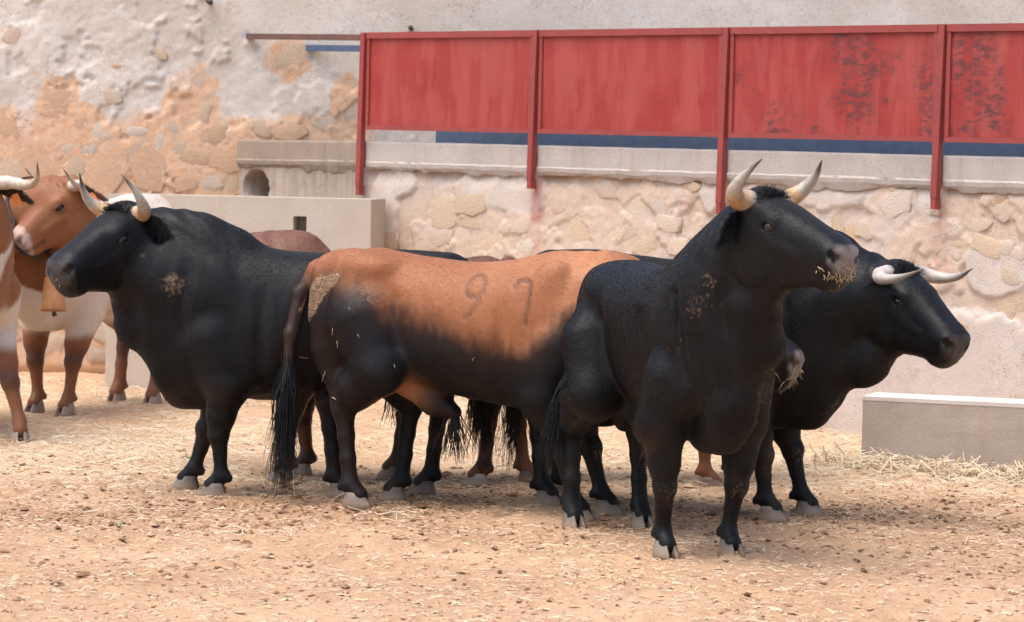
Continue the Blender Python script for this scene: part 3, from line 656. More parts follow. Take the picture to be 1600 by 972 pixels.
# ================================================================ CATTLE
# Each body is one continuous surface: an implicit shape (trunk, neck, head, muscles, legs blended together) turned into a mesh.
def crom(xs, ys, x):
    xs = np.asarray(xs, float); ys = np.asarray(ys, float)
    m = np.gradient(ys, xs); i = np.clip(np.searchsorted(xs, x) - 1, 0, len(xs) - 2)
    h = xs[i + 1] - xs[i]; t = np.clip((x - xs[i]) / h, 0, 1)
    return (2 * t**3 - 3 * t**2 + 1) * ys[i] + (t**3 - 2 * t**2 + t) * h * m[i] + (-2 * t**3 + 3 * t**2) * ys[i + 1] + (t**3 - t**2) * h * m[i + 1]
class Field:
    def __init__(s): s.p = []
    def add(s, fn, lo, hi, k, op='u'):
        s.p.append((fn, np.asarray(lo, float), np.asarray(hi, float), k, op))
    def cone(s, a, b, r1, r2, k=0.05, op='u'):
        a = np.asarray(a, float); b = np.asarray(b, float); ab = b - a; L2 = ab @ ab + 1e-9
        def fn(P):
            q = P - a; t = np.clip(q @ ab / L2, 0, 1)
            return np.sqrt(((q - t[:, None] * ab) ** 2).sum(1)) - (r1 + (r2 - r1) * t)
        r = max(r1, r2); s.add(fn, np.minimum(a, b) - r, np.maximum(a, b) + r, k, op)
    def chain(s, pts, rad, k=0.05, kk=None):
        for i in range(len(pts) - 1): s.cone(pts[i], pts[i + 1], rad[i], rad[i + 1], (kk if (kk and i) else k))
    def ell(s, c, r, R=None, k=0.05, op='u'):
        c = np.asarray(c, float); r = np.asarray(r, float); R = np.eye(3) if R is None else R
        def fn(P):
            q = (P - c) @ R; k0 = np.sqrt(((q / r) ** 2).sum(1)); k1 = np.sqrt(((q / r**2) ** 2).sum(1)) + 1e-9
            return k0 * (k0 - 1) / k1
        e = np.abs(R) @ r; s.add(fn, c - e, c + e, k, op)
    def loft(s, o, R, xs, top, bot, wid, p=2.3, tap=0.0, k=0.05):
        o = np.asarray(o, float); X = np.linspace(xs[0], xs[-1], 240)
        T, B, W = crom(xs, top, X), crom(xs, bot, X), crom(xs, wid, X)
        def fn(P):
            q = (P - o) @ R; x = np.clip(q[:, 0], X[0], X[-1])
            t = np.interp(x, X, T); b = np.interp(x, X, B); w_ = np.interp(x, X, W)
            c = (t + b) / 2; h = (t - b) / 2; z = (q[:, 2] - c) / h
            we = w_ * (1 + tap * np.clip(z, -1, 1)); rho = (np.abs(q[:, 1] / we) ** p + np.abs(z) ** p) ** (1 / p)
            d = (rho - 1) * np.minimum(h, we); dx = np.abs(q[:, 0] - x)
            return np.where(dx > 0, np.sqrt(np.maximum(d, 0) ** 2 + dx**2) + np.minimum(d, 0) * 0, d)
        C = np.array([[x, y, z] for x in (xs[0], xs[-1]) for y in (-max(wid) * 1.2, max(wid) * 1.2) for z in (min(bot), max(top))]) @ R.T + o
        s.add(fn, C.min(0), C.max(0), k)
    @staticmethod
    def comb(a, b, k, op):
        if op == 'u':
            h = np.clip(0.5 + 0.5 * (b - a) / k, 0, 1); return b + (a - b) * h - k * h * (1 - h)
        h = np.clip(0.5 - 0.5 * (-b - a) / k, 0, 1); return -b + (a + b) * h + k * h * (1 - h) if op == 's' else a
    def at(s, P):
        d = np.full(len(P), 1.0)
        for fn, lo, hi, k, op in s.p:
            m = ((P > lo - k - 0.03) & (P < hi + k + 0.03)).all(1)
            if m.any(): d[m] = s.comb(d[m], fn(P[m]), k, op)
        return d
    def mesh(s, res):
        lo = np.min([p[1] for p in s.p if p[4] == 'u'], 0) - 0.06; hi = np.max([p[2] for p in s.p if p[4] == 'u'], 0) + 0.06
        n = np.ceil((hi - lo) / res).astype(int) + 1; D = np.full(n, 1.0)
        ax = [lo[i] + np.arange(n[i]) * res for i in range(3)]
        for fn, l, h, k, op in s.p:
            i0 = np.clip(np.floor((l - k - 2 * res - lo) / res).astype(int), 0, n - 1); i1 = np.clip(np.ceil((h + k + 2 * res - lo) / res).astype(int) + 1, 1, n)
            sl = tuple(slice(a, b) for a, b in zip(i0, i1)); sub = D[sl]
            G = np.stack(np.meshgrid(ax[0][sl[0]], ax[1][sl[1]], ax[2][sl[2]], indexing='ij'), -1).reshape(-1, 3)
            D[sl] = s.comb(sub.ravel(), fn(G), k, op).reshape(sub.shape)
        S = D < 0; c = np.zeros(np.array(D.shape) - 1, np.int8)
        for dx in (0, 1):
            for dy in (0, 1):
                for dz in (0, 1):
                    c += S[dx:D.shape[0] - 1 + dx, dy:D.shape[1] - 1 + dy, dz:D.shape[2] - 1 + dz]
        I = np.argwhere((c > 0) & (c < 8)); ids = np.full(c.shape, -1, np.int64); ids[tuple(I.T)] = np.arange(len(I))
        acc = np.zeros((len(I), 3)); cnt = np.zeros(len(I)); cr = [(x, y, z) for x in (0, 1) for y in (0, 1) for z in (0, 1)]
        for a in cr:
            for ax_ in range(3):
                if a[ax_]: continue
                b = list(a); b[ax_] = 1
                fa = D[I[:, 0] + a[0], I[:, 1] + a[1], I[:, 2] + a[2]]; fb = D[I[:, 0] + b[0], I[:, 1] + b[1], I[:, 2] + b[2]]
                m = (fa < 0) != (fb < 0); t = np.where(m, fa / np.where(m, fa - fb, 1), 0)
                pos = np.repeat(np.array([a], float), len(I), 0); pos[:, ax_] += t
                acc[m] += pos[m]; cnt[m] += 1
        V = lo + (I + acc / cnt[:, None]) * res; F = []
        for ax_ in range(3):
            sl0 = [slice(1, -1)] * 3; sl1 = [slice(1, -1)] * 3; sl0[ax_] = slice(0, -1); sl1[ax_] = slice(1, None)
            A = S[tuple(sl0)]; B = S[tuple(sl1)]; E = np.argwhere(A != B)
            off = np.ones(3, int); off[ax_] = 0; E = E + off; u, v = (ax_ + 1) % 3, (ax_ + 2) % 3
            q = []
            for du, dv in ((-1, -1), (0, -1), (0, 0), (-1, 0)):
                C = E.copy(); C[:, u] += du; C[:, v] += dv; q.append(ids[tuple(C.T)])
            q = np.stack(q, 1); ins = S[tuple(E.T)]; q[~ins] = q[~ins][:, ::-1]; F.append(q)
        F = np.concatenate(F); F = F[(F >= 0).all(1)]
        e = 0.004; d = s.at(V); g = np.stack([s.at(V + np.eye(3)[i] * e) - d for i in range(3)], 1) / e
        g2 = (g ** 2).sum(1); V = V - g * np.clip(d / np.maximum(g2, 0.2), -res, res)[:, None]      # onto the true surface
        g /= (np.linalg.norm(g, axis=1)[:, None] + 1e-9)
        return V, F, g

def mat_coat():
    m = NT('short coat'); c = m.coord(); hair = m.coord((0.20, 0.8, 0.42), rot=(0, 0.55, 0))
    n1 = m.noise(c, 7, 3, 0.6); n2 = m.noise(hair, 120, 3, 0.65); n3 = m.noise(c, 38, 3, 0.6)
    base = m.attr('col')
    base = m.mix(m.ramp(n2, [(0.3, 0.22), (0.65, 0.0)]), base, m.mix(0.55, base, (0, 0, 0)))
    base = m.mix(m.ramp(n1, [(0.45, 0.0), (0.8, 0.25)]), base, m.mix(0.5, base, (0.07, 0.068, 0.072)))
    mud = m.attr('mud', 'Fac')
    spot = m.math('ADD', mud, m.math('ADD', m.math('MULTIPLY', m.math('SUBTRACT', n3, 0.5), 1.1), m.math('MULTIPLY', m.math('SUBTRACT', n2, 0.5), 1.3)))
    mk = m.math('MULTIPLY', m.ramp(spot, [(0.42, 0.0), (0.80, 0.9)]), m.ramp(mud, [(0.02, 0.0), (0.12, 1.0)]))
    mudc = m.mix(n2, (0.085, 0.050, 0.030), (0.30, 0.20, 0.125))
    base = m.mix(mk, base, mudc)
    cr = m.attr('cake', 'Fac')                                    # dried, cracked mud
    vv = m.t.nodes.new('ShaderNodeVectorMath'); vv.operation = 'ADD'; m.t.links.new(m.coord((1.0, 1, 1.5), rot=(0, -0.6, 0)), vv.inputs[0])
    sc_ = m.t.nodes.new('ShaderNodeVectorMath'); sc_.operation = 'SCALE'; sc_.inputs['Scale'].default_value = 0.03
    m.t.links.new(m.noise(c, 14, 2, 0.5, out=1), sc_.inputs[0]); m.t.links.new(sc_.outputs[0], vv.inputs[1])
    ed = m.ramp(m.voro(vv.outputs[0], 58, 'DISTANCE_TO_EDGE'), [(0.02, 0.0), (0.10, 1.0)])
    ck = m.ramp(m.math('ADD', cr, m.math('MULTIPLY', m.math('SUBTRACT', n3, 0.5), 0.7)), [(0.46, 0.0), (0.54, 1.0)])
    base = m.mix(ck, base, m.mix(ed, (0.07, 0.04, 0.025), m.mix(n3, (0.22, 0.14, 0.085), (0.44, 0.31, 0.20))))
    b = m.bump(n2, 0.14, 0.004); b = m.bump(n3, 0.08, 0.012, b); b = m.bump(m.mix(ck, (0, 0, 0), ed), 0.6, 0.008, b)
    rough = m.mix(ck, m.ramp(n1, [(0.3, 0.40), (0.7, 0.54)]), (0.95, 0.95, 0.95))
    m.P(Base_Color=base, Roughness=m.math('MAXIMUM', rough, mk), Normal=b)
    m.bsdf.inputs['Specular IOR Level'].default_value = 0.22
    m.bsdf.inputs['Sheen Weight'].default_value = 0.02; m.bsdf.inputs['Sheen Roughness'].default_value = 0.35
    m.bsdf.inputs['Sheen Tint'].default_value = (0.75, 0.82, 1, 1)
    return m.m
def mat_horn(name, rough=0.42):
    m = NT(name); n = m.noise(m.coord(), 40, 4, 0.6); c = m.mix(m.ramp(n, [(0.4, 0.0), (0.7, 0.55)]), m.attr('col'), (0.24, 0.17, 0.11))
    m.P(Base_Color=c, Roughness=rough, Normal=m.bump(n, 0.2, 0.004)); return m.m
def mat_simple(name, col, rough, spec=0.5):
    m = NT(name); m.P(Base_Color=col, Roughness=rough); m.bsdf.inputs['Specular IOR Level'].default_value = spec; return m.m
M_COAT = mat_coat(); M_HORN = mat_horn('horn'); M_HOOF = mat_horn('hoof horn', 0.6)
M_EYE = mat_simple('dark eye', (0.012, 0.008, 0.006), 0.06); M_HAIR = mat_vcol('tail hair', 0.5, 0.4)
M_FUR = mat_vcol('fur', 0.38, 0.36)
M_TAG = mat_simple('orange plastic', (0.78, 0.22, 0.04), 0.5)

BLK = np.array((0.0034, 0.0037, 0.0048))
TX = [-.82, -.785, -.71, -.58, -.42, -.22, .00, .20, .38, .54, .68, .80, .88, .915]
TT = [1.08, 1.165, 1.215, 1.235, 1.238, 1.222, 1.215, 1.235, 1.285, 1.345, 1.362, 1.33, 1.23, 1.12]
TB = [.88, .80, .72, .65, .615, .57, .525, .495, .47, .455, .49, .60, .75, .88]
TW = [.05, .115, .18, .222, .238, .258, .278, .282, .265, .245, .215, .18, .13, .05]
HX = [-.09, -.06, 0, .08, .16, .25, .34, .42, .48, .525, .545]
HT = [-.05, .01, .050, .060, .056, .040, .022, .008, -.004, -.034, -.075]
HB = [-.18, -.25, -.32, -.355, -.350, -.315, -.272, -.245, -.236, -.212, -.16]
HW = [.06, .105, .136, .142, .135, .115, .100, .099, .103, .088, .038]

def cattle(name, c):
    S = c.get('S', 1.0); th = math.radians(c['yaw']); R2 = np.array([[math.cos(th), -math.sin(th)], [math.sin(th), math.cos(th)]])
    g0 = at(c['root'][0], 500, c['root'][1]); root = np.array([g0[0], g0[1], 0.0])
    def toL(P):
        q = np.asarray(P, float) - root; o = np.zeros(3); o[:2] = R2.T @ q[:2]; o[2] = q[2]; return o
    def toW(P):
        o = np.asarray(P, float).copy(); o[:2] = R2 @ o[:2]; return o + root
    def foot(px, y):
        x = 0.0
        for _ in range(12):
            e = project(toW((x, y, 0.0)))[0] - px; e2 = project(toW((x + 0.01, y, 0.0)))[0] - px
            dd = (e2 - e) / 0.01
            x -= e / dd if abs(dd) > 40 else 0
        return np.array([np.clip(x, -1.2, 1.2), y])
    E = empty(name, tuple(root), th); F = Field(); deep = c.get('deep', 0.0); slim = c.get('slim', 1.0)
    top = [t * S + c.get('top', 0) * 0 for t in TT]
    if 'topadd' in c: top = [t + S * np.interp(x, *c['topadd']) for t, x in zip(top, TX)]
    fr_ = c.get('front', 1.0)
    F.loft((0, 0, 0), np.eye(3), [(x if x < .54 else .54 + (x - .54) * fr_) * S for x in TX], top, [(b + deep * sstep(-.9, 0.2, np.array(x))) * S for b, x in zip(TB, TX)], [w_ * S * slim for w_ in TW], 2.25, c.get('tap', -.04), 0.06)
    z_ = lambda *p: np.array(p) * S
    # ---- head frame
    poll = toL(at(*c['poll'])); muz = toL(at(*c['muzzle'])); hv = muz - poll
    hs = c.get('hs', np.linalg.norm(hv) / 0.555); hv /= np.linalg.norm(hv)
    side = np.cross([0, 0, 1.0], hv); side /= np.linalg.norm(side); up = np.cross(hv, side)
    a = math.radians(13.5); hx = hv * math.cos(a) + up * math.sin(a); hz = np.cross(hx, side)
    ro = math.radians(c.get('roll', 0)); hy = side * math.cos(ro) + hz * math.sin(ro); hz = np.cross(hx, hy)
    HR = np.stack([hx, hy, hz], 1)
    H = lambda x, y, z: poll + HR @ (np.array([x, y, z]) * hs)
    # ---- neck
    nb = z_(c.get('nbx', .60), 0, c.get('nbz', 1.0)); hb = H(0.0, 0, -.13); ctrl = z_(*c['ctrl']) if 'ctrl' in c else nb + np.array([0.30, 0, 0.10 + c.get('nlift', 0)]) * S
    def bez(p0, p1, p2, t): return p0 * (1 - t) ** 2 + p1 * 2 * t * (1 - t) + p2 * t * t
    ts = np.linspace(0, 1, 5); mid = [bez(nb, ctrl, hb, t) for t in ts]; nr = c.get('neck', 1.0)
    F.chain(mid, [r_ * S * nr for r_ in (.25, .235, .21, .175, .115)], 0.12, 0.05)
    cr0, cr2 = z_(.42, 0, c.get('cr0', 1.20)), H(-.05, 0, -.055); cr1 = (cr0 + cr2) / 2 + z_(.02, 0, .02 + c.get('crest', 0))
    F.chain([bez(cr0, cr1, cr2, t) for t in ts], [r_ * S * nr for r_ in (.12, .115, .105, .09, .06)], 0.10, 0.05)
    t0, t2 = z_(.67 if 'ctrl' not in c else .60, 0, .78 + deep), H(.085, 0, -.345); t1 = (t0 + t2) / 2 + z_(*c.get('t1off', (.09, 0, -.07)))
    F.chain([bez(t0, t1, t2, t) for t in ts], [r_ * S * nr for r_ in (.145, .128, .118, .105, .080)], 0.12, 0.05)
    dw = c.get('dewlap', 1.0)
    F.chain([H(.17, 0, -.325), H(.04, 0, -.45), bez(t0, t1, t2, .45) + z_(*c.get('dwoff', (.05, 0, -.03)))], [.045 * hs * dw, .058 * hs * dw, .11 * S], 0.05)
    # ---- head
    F.loft(poll, HR, [x * hs for x in HX], [x * hs for x in HT], [x * hs for x in HB], [x * hs * c.get('hw', 1.0) for x in HW], 2.5, 0.17, 0.03)
    for s in (-1, 1):
        F.ell(H(.15, s * .098, -.022), np.array([.058, .042, .042]) * hs, HR, 0.025)                 # brow
        F.ell(H(.165, s * .135, -.050), np.array([.030, .020, .019]) * hs, HR, 0.012, 's')
        F.ell(H(.085, s * .092, -.235), np.array([.11, .040, .10]) * hs, HR, 0.025)                  # jaw muscle
        if c.get('jawgroove', True): F.cone(H(-.035, s * .178, -.12), H(.03, s * .158, -.33), .004 * hs, .004 * hs, 0.07, 's')      # behind the jaw
        F.cone(H(.19, s * .100, -.115), H(.34, s * .082, -.125), .026 * hs, .016 * hs, 0.03)        # cheek bone
        F.ell(H(-.015, s * .105, .012), np.array([.05, .045, .045]) * hs, HR, 0.03)                 # horn root
        F.ell(H(.500, s * .055, -.075), np.array([.046, .036, .042]) * hs, HR, 0.02)                # nostril wing
        F.cone(H(.552, s * .060, -.092), H(.515, s * .090, -.064), .025 * hs, .016 * hs, 0.008, 's')
        F.cone(H(.545, s * .05, -.165), H(.47, s * .092, -.175), .007 * hs, .007 * hs, 0.012, 's'); F.cone(H(.47, s * .092, -.175), H(.36, s * .093, -.195), .007 * hs, .005 * hs, 0.012, 's')  # mouth
    F.ell(H(.455, 0, -.215), np.array([.060, .060, .030]) * hs, HR, 0.02)                           # chin
    F.ell(H(-.01, 0, .035), np.array([.07, .085, .05]) * hs, HR, 0.04)                              # poll
    # ---- shoulders, hips, muscles
    Ry = lambda t: np.array([[math.cos(t), 0, math.sin(t)], [0, 1, 0], [-math.sin(t), 0, math.cos(t)]])
    feet = {}
    for key, s in (('FL', 1), ('FR', -1), ('HL', 1), ('HR', -1)):
        px, y = c['feet'][key]; feet[key] = foot(px, y) if px > -900 else np.array([y[0], y[1]])
    for s in (-slim, slim):
        F.ell(z_(.40, s * .176, .95), z_(.115, .080, .25), Ry(.32), 0.03)        # shoulder blade
        F.ell(z_(.52, s * .170, .76), z_(.14, .09, .13), Ry(-.5), 0.03)          # point of shoulder
        F.ell(z_(.335, s * .192, .70), z_(.10, .075, .17), Ry(.5), 0.025)       # triceps
        F.ell(z_(-.455, s * .160, 1.130), z_(.09, .070, .05), None, 0.09)      # hook bone
        F.ell(z_(-.745, s * .075, 1.09), z_(.05, .045, .05), None, 0.08)        # pin bone
        F.ell(z_(-.56, s * .145, .93), z_(.19, .105, .28), Ry(-.10), 0.07)     # thigh
        F.ell(z_(-.70, s * .130, .84), z_(.080, .085, .24), Ry(-.1), 0.045)       # hamstring
        F.cone(z_(-.655, s * .256, 1.0), z_(-.635, s * .256, .68), .008, .012, 0.055, 's')   # thigh crease
        F.cone(z_(.225, s * .295, 1.05), z_(.23, s * .285, .62), .012, .018, 0.055, 's')    # behind the shoulder
        F.ell(z_(.54 + .17 * fr_, s * .070, .64 + deep), z_(.10, .070, .14), None, 0.03)                 # breast
        F.cone(z_(.59, s * .265, 1.16), z_(.635, s * .27, .80), .003, .004, 0.06, 's')     # neck against shoulder
        F.cone(z_(-.33, s * .262, .98), z_(-.30, s * .267, .78), .012, .012, 0.10, 's')      # flank hollow
    rear = c.get('rear', 1.0); feetS = {k_: np.array([f_[0] / rear if f_[0] < 0 else f_[0], f_[1]]) for k_, f_ in feet.items()}
    fl = c.get('forearm', 1.0)
    for key in ('FL', 'FR'):
        f = feetS[key] / S; s = 1 if key[1] == 'L' else -1
        el = np.array([.40, s * c.get('elb', .165), .56 + deep * .6]); fet = np.array([f[0] - .035, f[1], .105]); kn = el + (fet - el) * ((el[2] - .305) / (el[2] - .105)) + np.array([.022, 0, 0])
        fa = el + (kn - el) * .62 + np.array([.008, 0, 0]); cn = kn + (fet - kn) * .5
        F.chain([z_(.47, s * .165, .80), S * el, S * fa, S * kn], [.135 * S, .114 * S * fl, .069 * S * fl, .048 * S], 0.04, 0.025)
        F.ell(S * (kn + [0.012, 0, 0.005]), z_(.047, .046, .052), None, 0.02)
        F.chain([S * kn, S * (kn + (fet - kn) * .30), S * cn, S * fet, z_(f[0] + .012, f[1], .055)], [.043 * S, .035 * S, .032 * S, .037 * S, .040 * S], 0.025, 0.02)
        F.ell(S * (fet + [-.022, 0, -.004]), z_(.024, .036, .026), None, 0.02)
        for q in (-1, 1): F.ell(S * (fet + [-.042, q * .024, -.014]), z_(.013, .013, .019), None, 0.012)
    for key in ('HL', 'HR'):
        f = feetS[key] / S; s = 1 if key[1] == 'L' else -1
        st = np.array([-.40, s * .195, .66]); fet = np.array([f[0] - .035, f[1], .105]); hk = np.array([f[0] - .075 + .0, f[1] * .95, .455])
        ga = st + (hk - st) * .55 + np.array([-.01, 0, .02])
        F.chain([z_(-.50, s * .16, .88), S * st, S * ga, S * hk], [.17 * S, .122 * S, .096 * S, .053 * S], 0.07, 0.05)
        F.cone(S * (hk + [-.036, 0, .045]), z_(-.69, s * .14, .74), .024 * S, .075 * S, 0.035)      # tendon to the hamstring
        F.ell(S * (hk + [-.030, 0, .035]), z_(.034, .036, .050), None, 0.03)
        F.chain([S * hk, S * (hk + (fet - hk) * .35), S * (hk + (fet - hk) * .65), S * fet, z_(f[0] + .012, f[1], .055)], [.050 * S, .038 * S, .036 * S, .040 * S, .042 * S], 0.025, 0.02)
        F.ell(S * (fet + [-.022, 0, -.004]), z_(.024, .036, .026), None, 0.02)
        for q in (-1, 1): F.ell(S * (fet + [-.042, q * .024, -.014]), z_(.013, .013, .019), None, 0.012)
    if c.get('bull', True):
        F.chain([z_(-.36, 0, .60), z_(-.20, 0, .50), z_(-.10, 0, .455)], [.07 * S, .055 * S, .035 * S], 0.06)   # sheath
        F.ell(z_(-.53, 0, .60), z_(.075, .07, .13), None, 0.04)
    F.chain([z_(.54 + .26 * fr_, 0, .72), z_(.54 + .12 * fr_, 0, .515 + deep), z_(.45, 0, .475 + deep)], [.055 * S, .065 * S, .05 * S], 0.07)            # brisket
    # tail root belongs to the body
    tp = [np.asarray(t) * S for t in c.get('tail', [(-.70, 0, 1.165), (-.80, 0, 1.125), (-.855, 0, .99), (-.868, 0, .8), (-.872, 0, .62)])]
    F.chain(tp, [r_ * S for r_ in (.055, .044, .034, .028, .022)], 0.03)
    V, FA, G = F.mesh(c.get('res', 0.0115))
    # ---- fine relief
    Q = V / S; hd = (V - poll) @ HR / hs
    skin = 0.0035 * fbm(Q * np.array([9, 9, 6]), 3, 5)
    ribs = np.sin((Q[:, 0] + .18 * (Q[:, 2] - .8)) * 62) * sstep(-.34, -.2, Q[:, 0]) * sstep(.22, .1, Q[:, 0]) * sstep(.50, .66, Q[:, 2]) * sstep(1.12, .98, Q[:, 2])
    nk = sstep(.40, .62, Q[:, 0]) * sstep(.05, -.10, hd[:, 0] - .02) * sstep(.5, .7, Q[:, 2])
    fold = np.sin(hd[:, 0] * 68 + 5 * fbm(Q * 4, 2, 9)) * np.clip(0.5 + fbm(Q * 3, 2, 11), 0, 1)
    V = V + G * (skin + 0.0010 * ribs + 0.0065 * nk * fold)[:, None] * S
    cols, mud, cake, push = c['coat'](Q, hd, G, c)
    V = V + G * (push * S)[:, None]
    V[:, 0] = np.where(V[:, 0] < 0, V[:, 0] * rear, V[:, 0]); tp = [np.array([t_[0] * (rear if t_[0] < 0 else 1), t_[1], t_[2]]) for t_ in tp]
    # dusty feet, mud flecks on knees
    kneem = np.zeros(len(V))
    for key in ('FL', 'FR'):
        f = feet[key] / S
        kneem = np.maximum(kneem, np.exp(-(((Q[:, 2] - .29) / .055) ** 2 + ((Q[:, 1] - f[1]) / .09) ** 2)) * sstep(.0, .6, G[:, 0]) * (np.abs(Q[:, 0] - f[0]) < .2))
    mud = np.maximum(mud, c.get('kneemud', .5) * kneem)
    body = mesh_obj('body', V, FA, M_COAT, E, True, {'col': cols, 'mud': mud, 'cake': cake})
    # ---- short hair lying along the body
    nf = c.get('fur', 0)
    if nf:
        rr = np.random.default_rng(c.get('seed', 1) + 100)
        A_, B_, C_ = V[FA[:, 0]], V[FA[:, 1]], V[FA[:, 2]]; area = np.linalg.norm(np.cross(B_ - A_, C_ - A_), axis=1); cdf = np.cumsum(area); fi = np.searchsorted(cdf, rr.random(nf) * cdf[-1])
        wq = rr.dirichlet([1, 1, 1, 1], nf); vi = FA[fi]; P0 = (V[vi] * wq[:, :, None]).sum(1); Nn = (G[vi] * wq[:, :, None]).sum(1); Nn /= np.linalg.norm(Nn, axis=1)[:, None]; Cc = cols[vi[np.arange(nf), rr.integers(0, 4, nf)]]
        Pq = P0 / S; leg = sstep(.62, .48, Pq[:, 2]); hdd = (P0 - poll) @ HR / hs; hm = sstep(-.2, -.05, hdd[:, 0]) * (hdd[:, 2] > -.4)
        fl_ = np.stack([-.75 * (1 - leg), 0 * leg, -.55 - .5 * leg + .25 * (Pq[:, 2] > 1.1)], 1); fl_ = fl_ * (1 - hm[:, None]) + hm[:, None] * (-hx * .7 + np.array([0, 0, -.45]))
        fl_ += .22 * np.stack([fbm(Pq * 1.8, 2, 71), fbm(Pq * 1.8, 2, 74), fbm(Pq * 1.8, 2, 77)], 1) + rr.normal(0, .13, (nf, 3))
        fl_ -= Nn * (fl_ * Nn).sum(1)[:, None]; fl_ /= (np.linalg.norm(fl_, axis=1)[:, None] + 1e-6)
        Lh = c.get('furl', 1.0) * rr.uniform(.008, .015, nf) * (1 - .35 * leg) * (1 - .3 * hm); Lh = Lh * (hdd[:, 0] < .47)
        lift = rr.uniform(.04, .15, nf)[:, None]
        K = np.stack([P0 - Nn * .001, P0 + (fl_ * .5 + Nn * lift * .75) * Lh[:, None], P0 + (fl_ + Nn * lift) * Lh[:, None]], 1)
        K = K[Lh > 0]; Cc = Cc[Lh > 0]; n_ = len(K)
        hc_ = bpy.data.hair_curves.new('coat_hair'); hc_.add_curves([3] * n_)
        hc_.points.foreach_set('position', K.astype(np.float32).ravel())
        ra = hc_.attributes.get('radius') or hc_.attributes.new('radius', 'FLOAT', 'POINT'); ra.data.foreach_set('value', np.tile(np.array([.00055, .0005, .0002], np.float32), n_))
        ca = hc_.attributes.new('col', 'FLOAT_COLOR', 'CURVE'); cv_ = np.ones((n_, 4), np.float32); cv_[:, :3] = Cc * rr.uniform(.82, 1.22, (n_, 1)); ca.data.foreach_set('color', cv_.ravel())
        hc_.materials.append(M_FUR); ho = link(bpy.data.objects.new('coat_hair', hc_), E); ho['kind'] = 'stuff'
    # ---- hooves: two claws each
    hc = c.get('hoofcol', (0.185, 0.150, 0.125))
    for key in ('FL', 'FR', 'HL', 'HR'):
        f = feet[key]; mb = MB(); toe = math.radians(c.get('toe', {}).get(key, 0)); ct, st_ = math.cos(toe), math.sin(toe)
        for q in (-1, 1):
            Rg = []
            for z, l0, l1, wd, yo in ((-.012, -.062, .092, .040, .030), (.022, -.060, .078, .038, .029), (.050, -.052, .052, .034, .026), (.070, -.046, .034, .030, .024)):
                ring = []
                for k in range(14):
                    a_ = 2 * math.pi * k / 14; cx = math.cos(a_); sy = math.sin(a_)
                    x = (l0 + l1) / 2 + (l1 - l0) / 2 * cx; tapr = 1 - .45 * sstep(.2, 1.0, np.array(cx))
                    y = q * yo + wd * .72 * sy * tapr * (1.0 if sy * q > 0 else .62) + q * (-.008) * max(cx, 0)
                    xr, yr = (x * ct - y * st_) * S * .98, (x * st_ + y * ct) * S * .95
                    ring.append((f[0] + xr, f[1] + yr, z * S))
                Rg.append(ring)
            mb.rings(Rg)
        Vh = np.array(mb.v); n_ = fbm(Vh * 25, 3, 3)
        colh = np.array(hc)[None] * (0.9 + .9 * n_[:, None]); colh = colh * (1 - .25 * sstep(.045, .07, Vh[:, 2] / S)[:, None]); colh = mixc(colh, (0.46, 0.31, 0.2), sstep(.04, -.005, Vh[:, 2]) * .8)
        mb.build('hoof', M_HOOF, E, True, {'col': colh})
        # dew claws
    # ---- horns
    HL_ = c.get('horn', {})
    for s in (-1, 1):
        pts = HL_['L' if s > 0 else 'R'] if ('L' in HL_) else [(x, s * y, z) for x, y, z in HL_['pts']]
        pts = np.array(pts, float); tt = np.linspace(0, 1, 15); ki = np.linspace(0, 1, len(pts))
        cv = np.stack([crom(ki, pts[:, i], tt) for i in range(3)], 1); r0 = HL_.get('r', .047)
        rad = r0 * (1 - tt ** 1.5 * .97) * (1 + .05 * np.sin(tt * 40) * (tt < .3)); rad[-1] = .003
        mb = MB(); mb.tube([H(*p_) for p_ in cv], rad * hs, 12); tv = np.repeat(tt, 12)
        c0, c1, c2, c3 = (np.array(x) for x in HL_.get('cols', ((.46, .37, .28), (.50, .29, .13), (.42, .38, .33), (.045, .04, .04))))
        cc = np.where(tv[:, None] < .35, c0 + (c1 - c0) * sstep(.06, .22, tv)[:, None], c1 + (c2 - c1) * sstep(.35, .55, tv)[:, None])
        cc = cc + (c3 - cc) * sstep(HL_.get('dark', .72), .93, tv)[:, None]
        mb.build('horn', M_HORN, E, True, {'col': np.clip(cc, 0, 1)})
    # ---- eyes with lids
    for s in (-1, 1):
        mb = MB(); ec = np.array([.165, s * .119, -.050]); r_ = .029; Rg = []
        for i in range(7):
            ph = -math.pi / 2 + math.pi * (i + .5) / 7
            Rg.append([H(*(ec + r_ * np.array([math.cos(ph) * math.cos(k * math.pi / 6) * 1.15, math.sin(ph) * .8, math.cos(ph) * math.sin(k * math.pi / 6)]))) for k in range(12)])
        mb.rings(Rg); eye = mb.build('eye', M_EYE, E)
        mb = MB(); lid = [H(*(ec + np.array([.040 * math.cos(t), s * (.014 - .014 * math.cos(t) ** 2), .006 + .020 * math.sin(t)]))) for t in np.linspace(0.05, math.pi - .05, 9)]
        mb.tube(lid, [.004 * hs] + [.0095 * hs] * 7 + [.004 * hs], 6)
        mb.tube([H(*(ec + np.array([.040 * math.cos(t), s * (.016 - .014 * math.cos(t) ** 2), -.004 - .020 * math.sin(t)]))) for t in np.linspace(0.05, math.pi - .05, 9)], [.003 * hs] + [.0060 * hs] * 7 + [.003 * hs], 6)
        mb.build('eyelid', M_COAT, eye, True, {'col': np.repeat(np.array([c.get('face', BLK * 2.2)]), len(mb.v), 0), 'mud': np.zeros(len(mb.v)), 'cake': np.zeros(len(mb.v))})
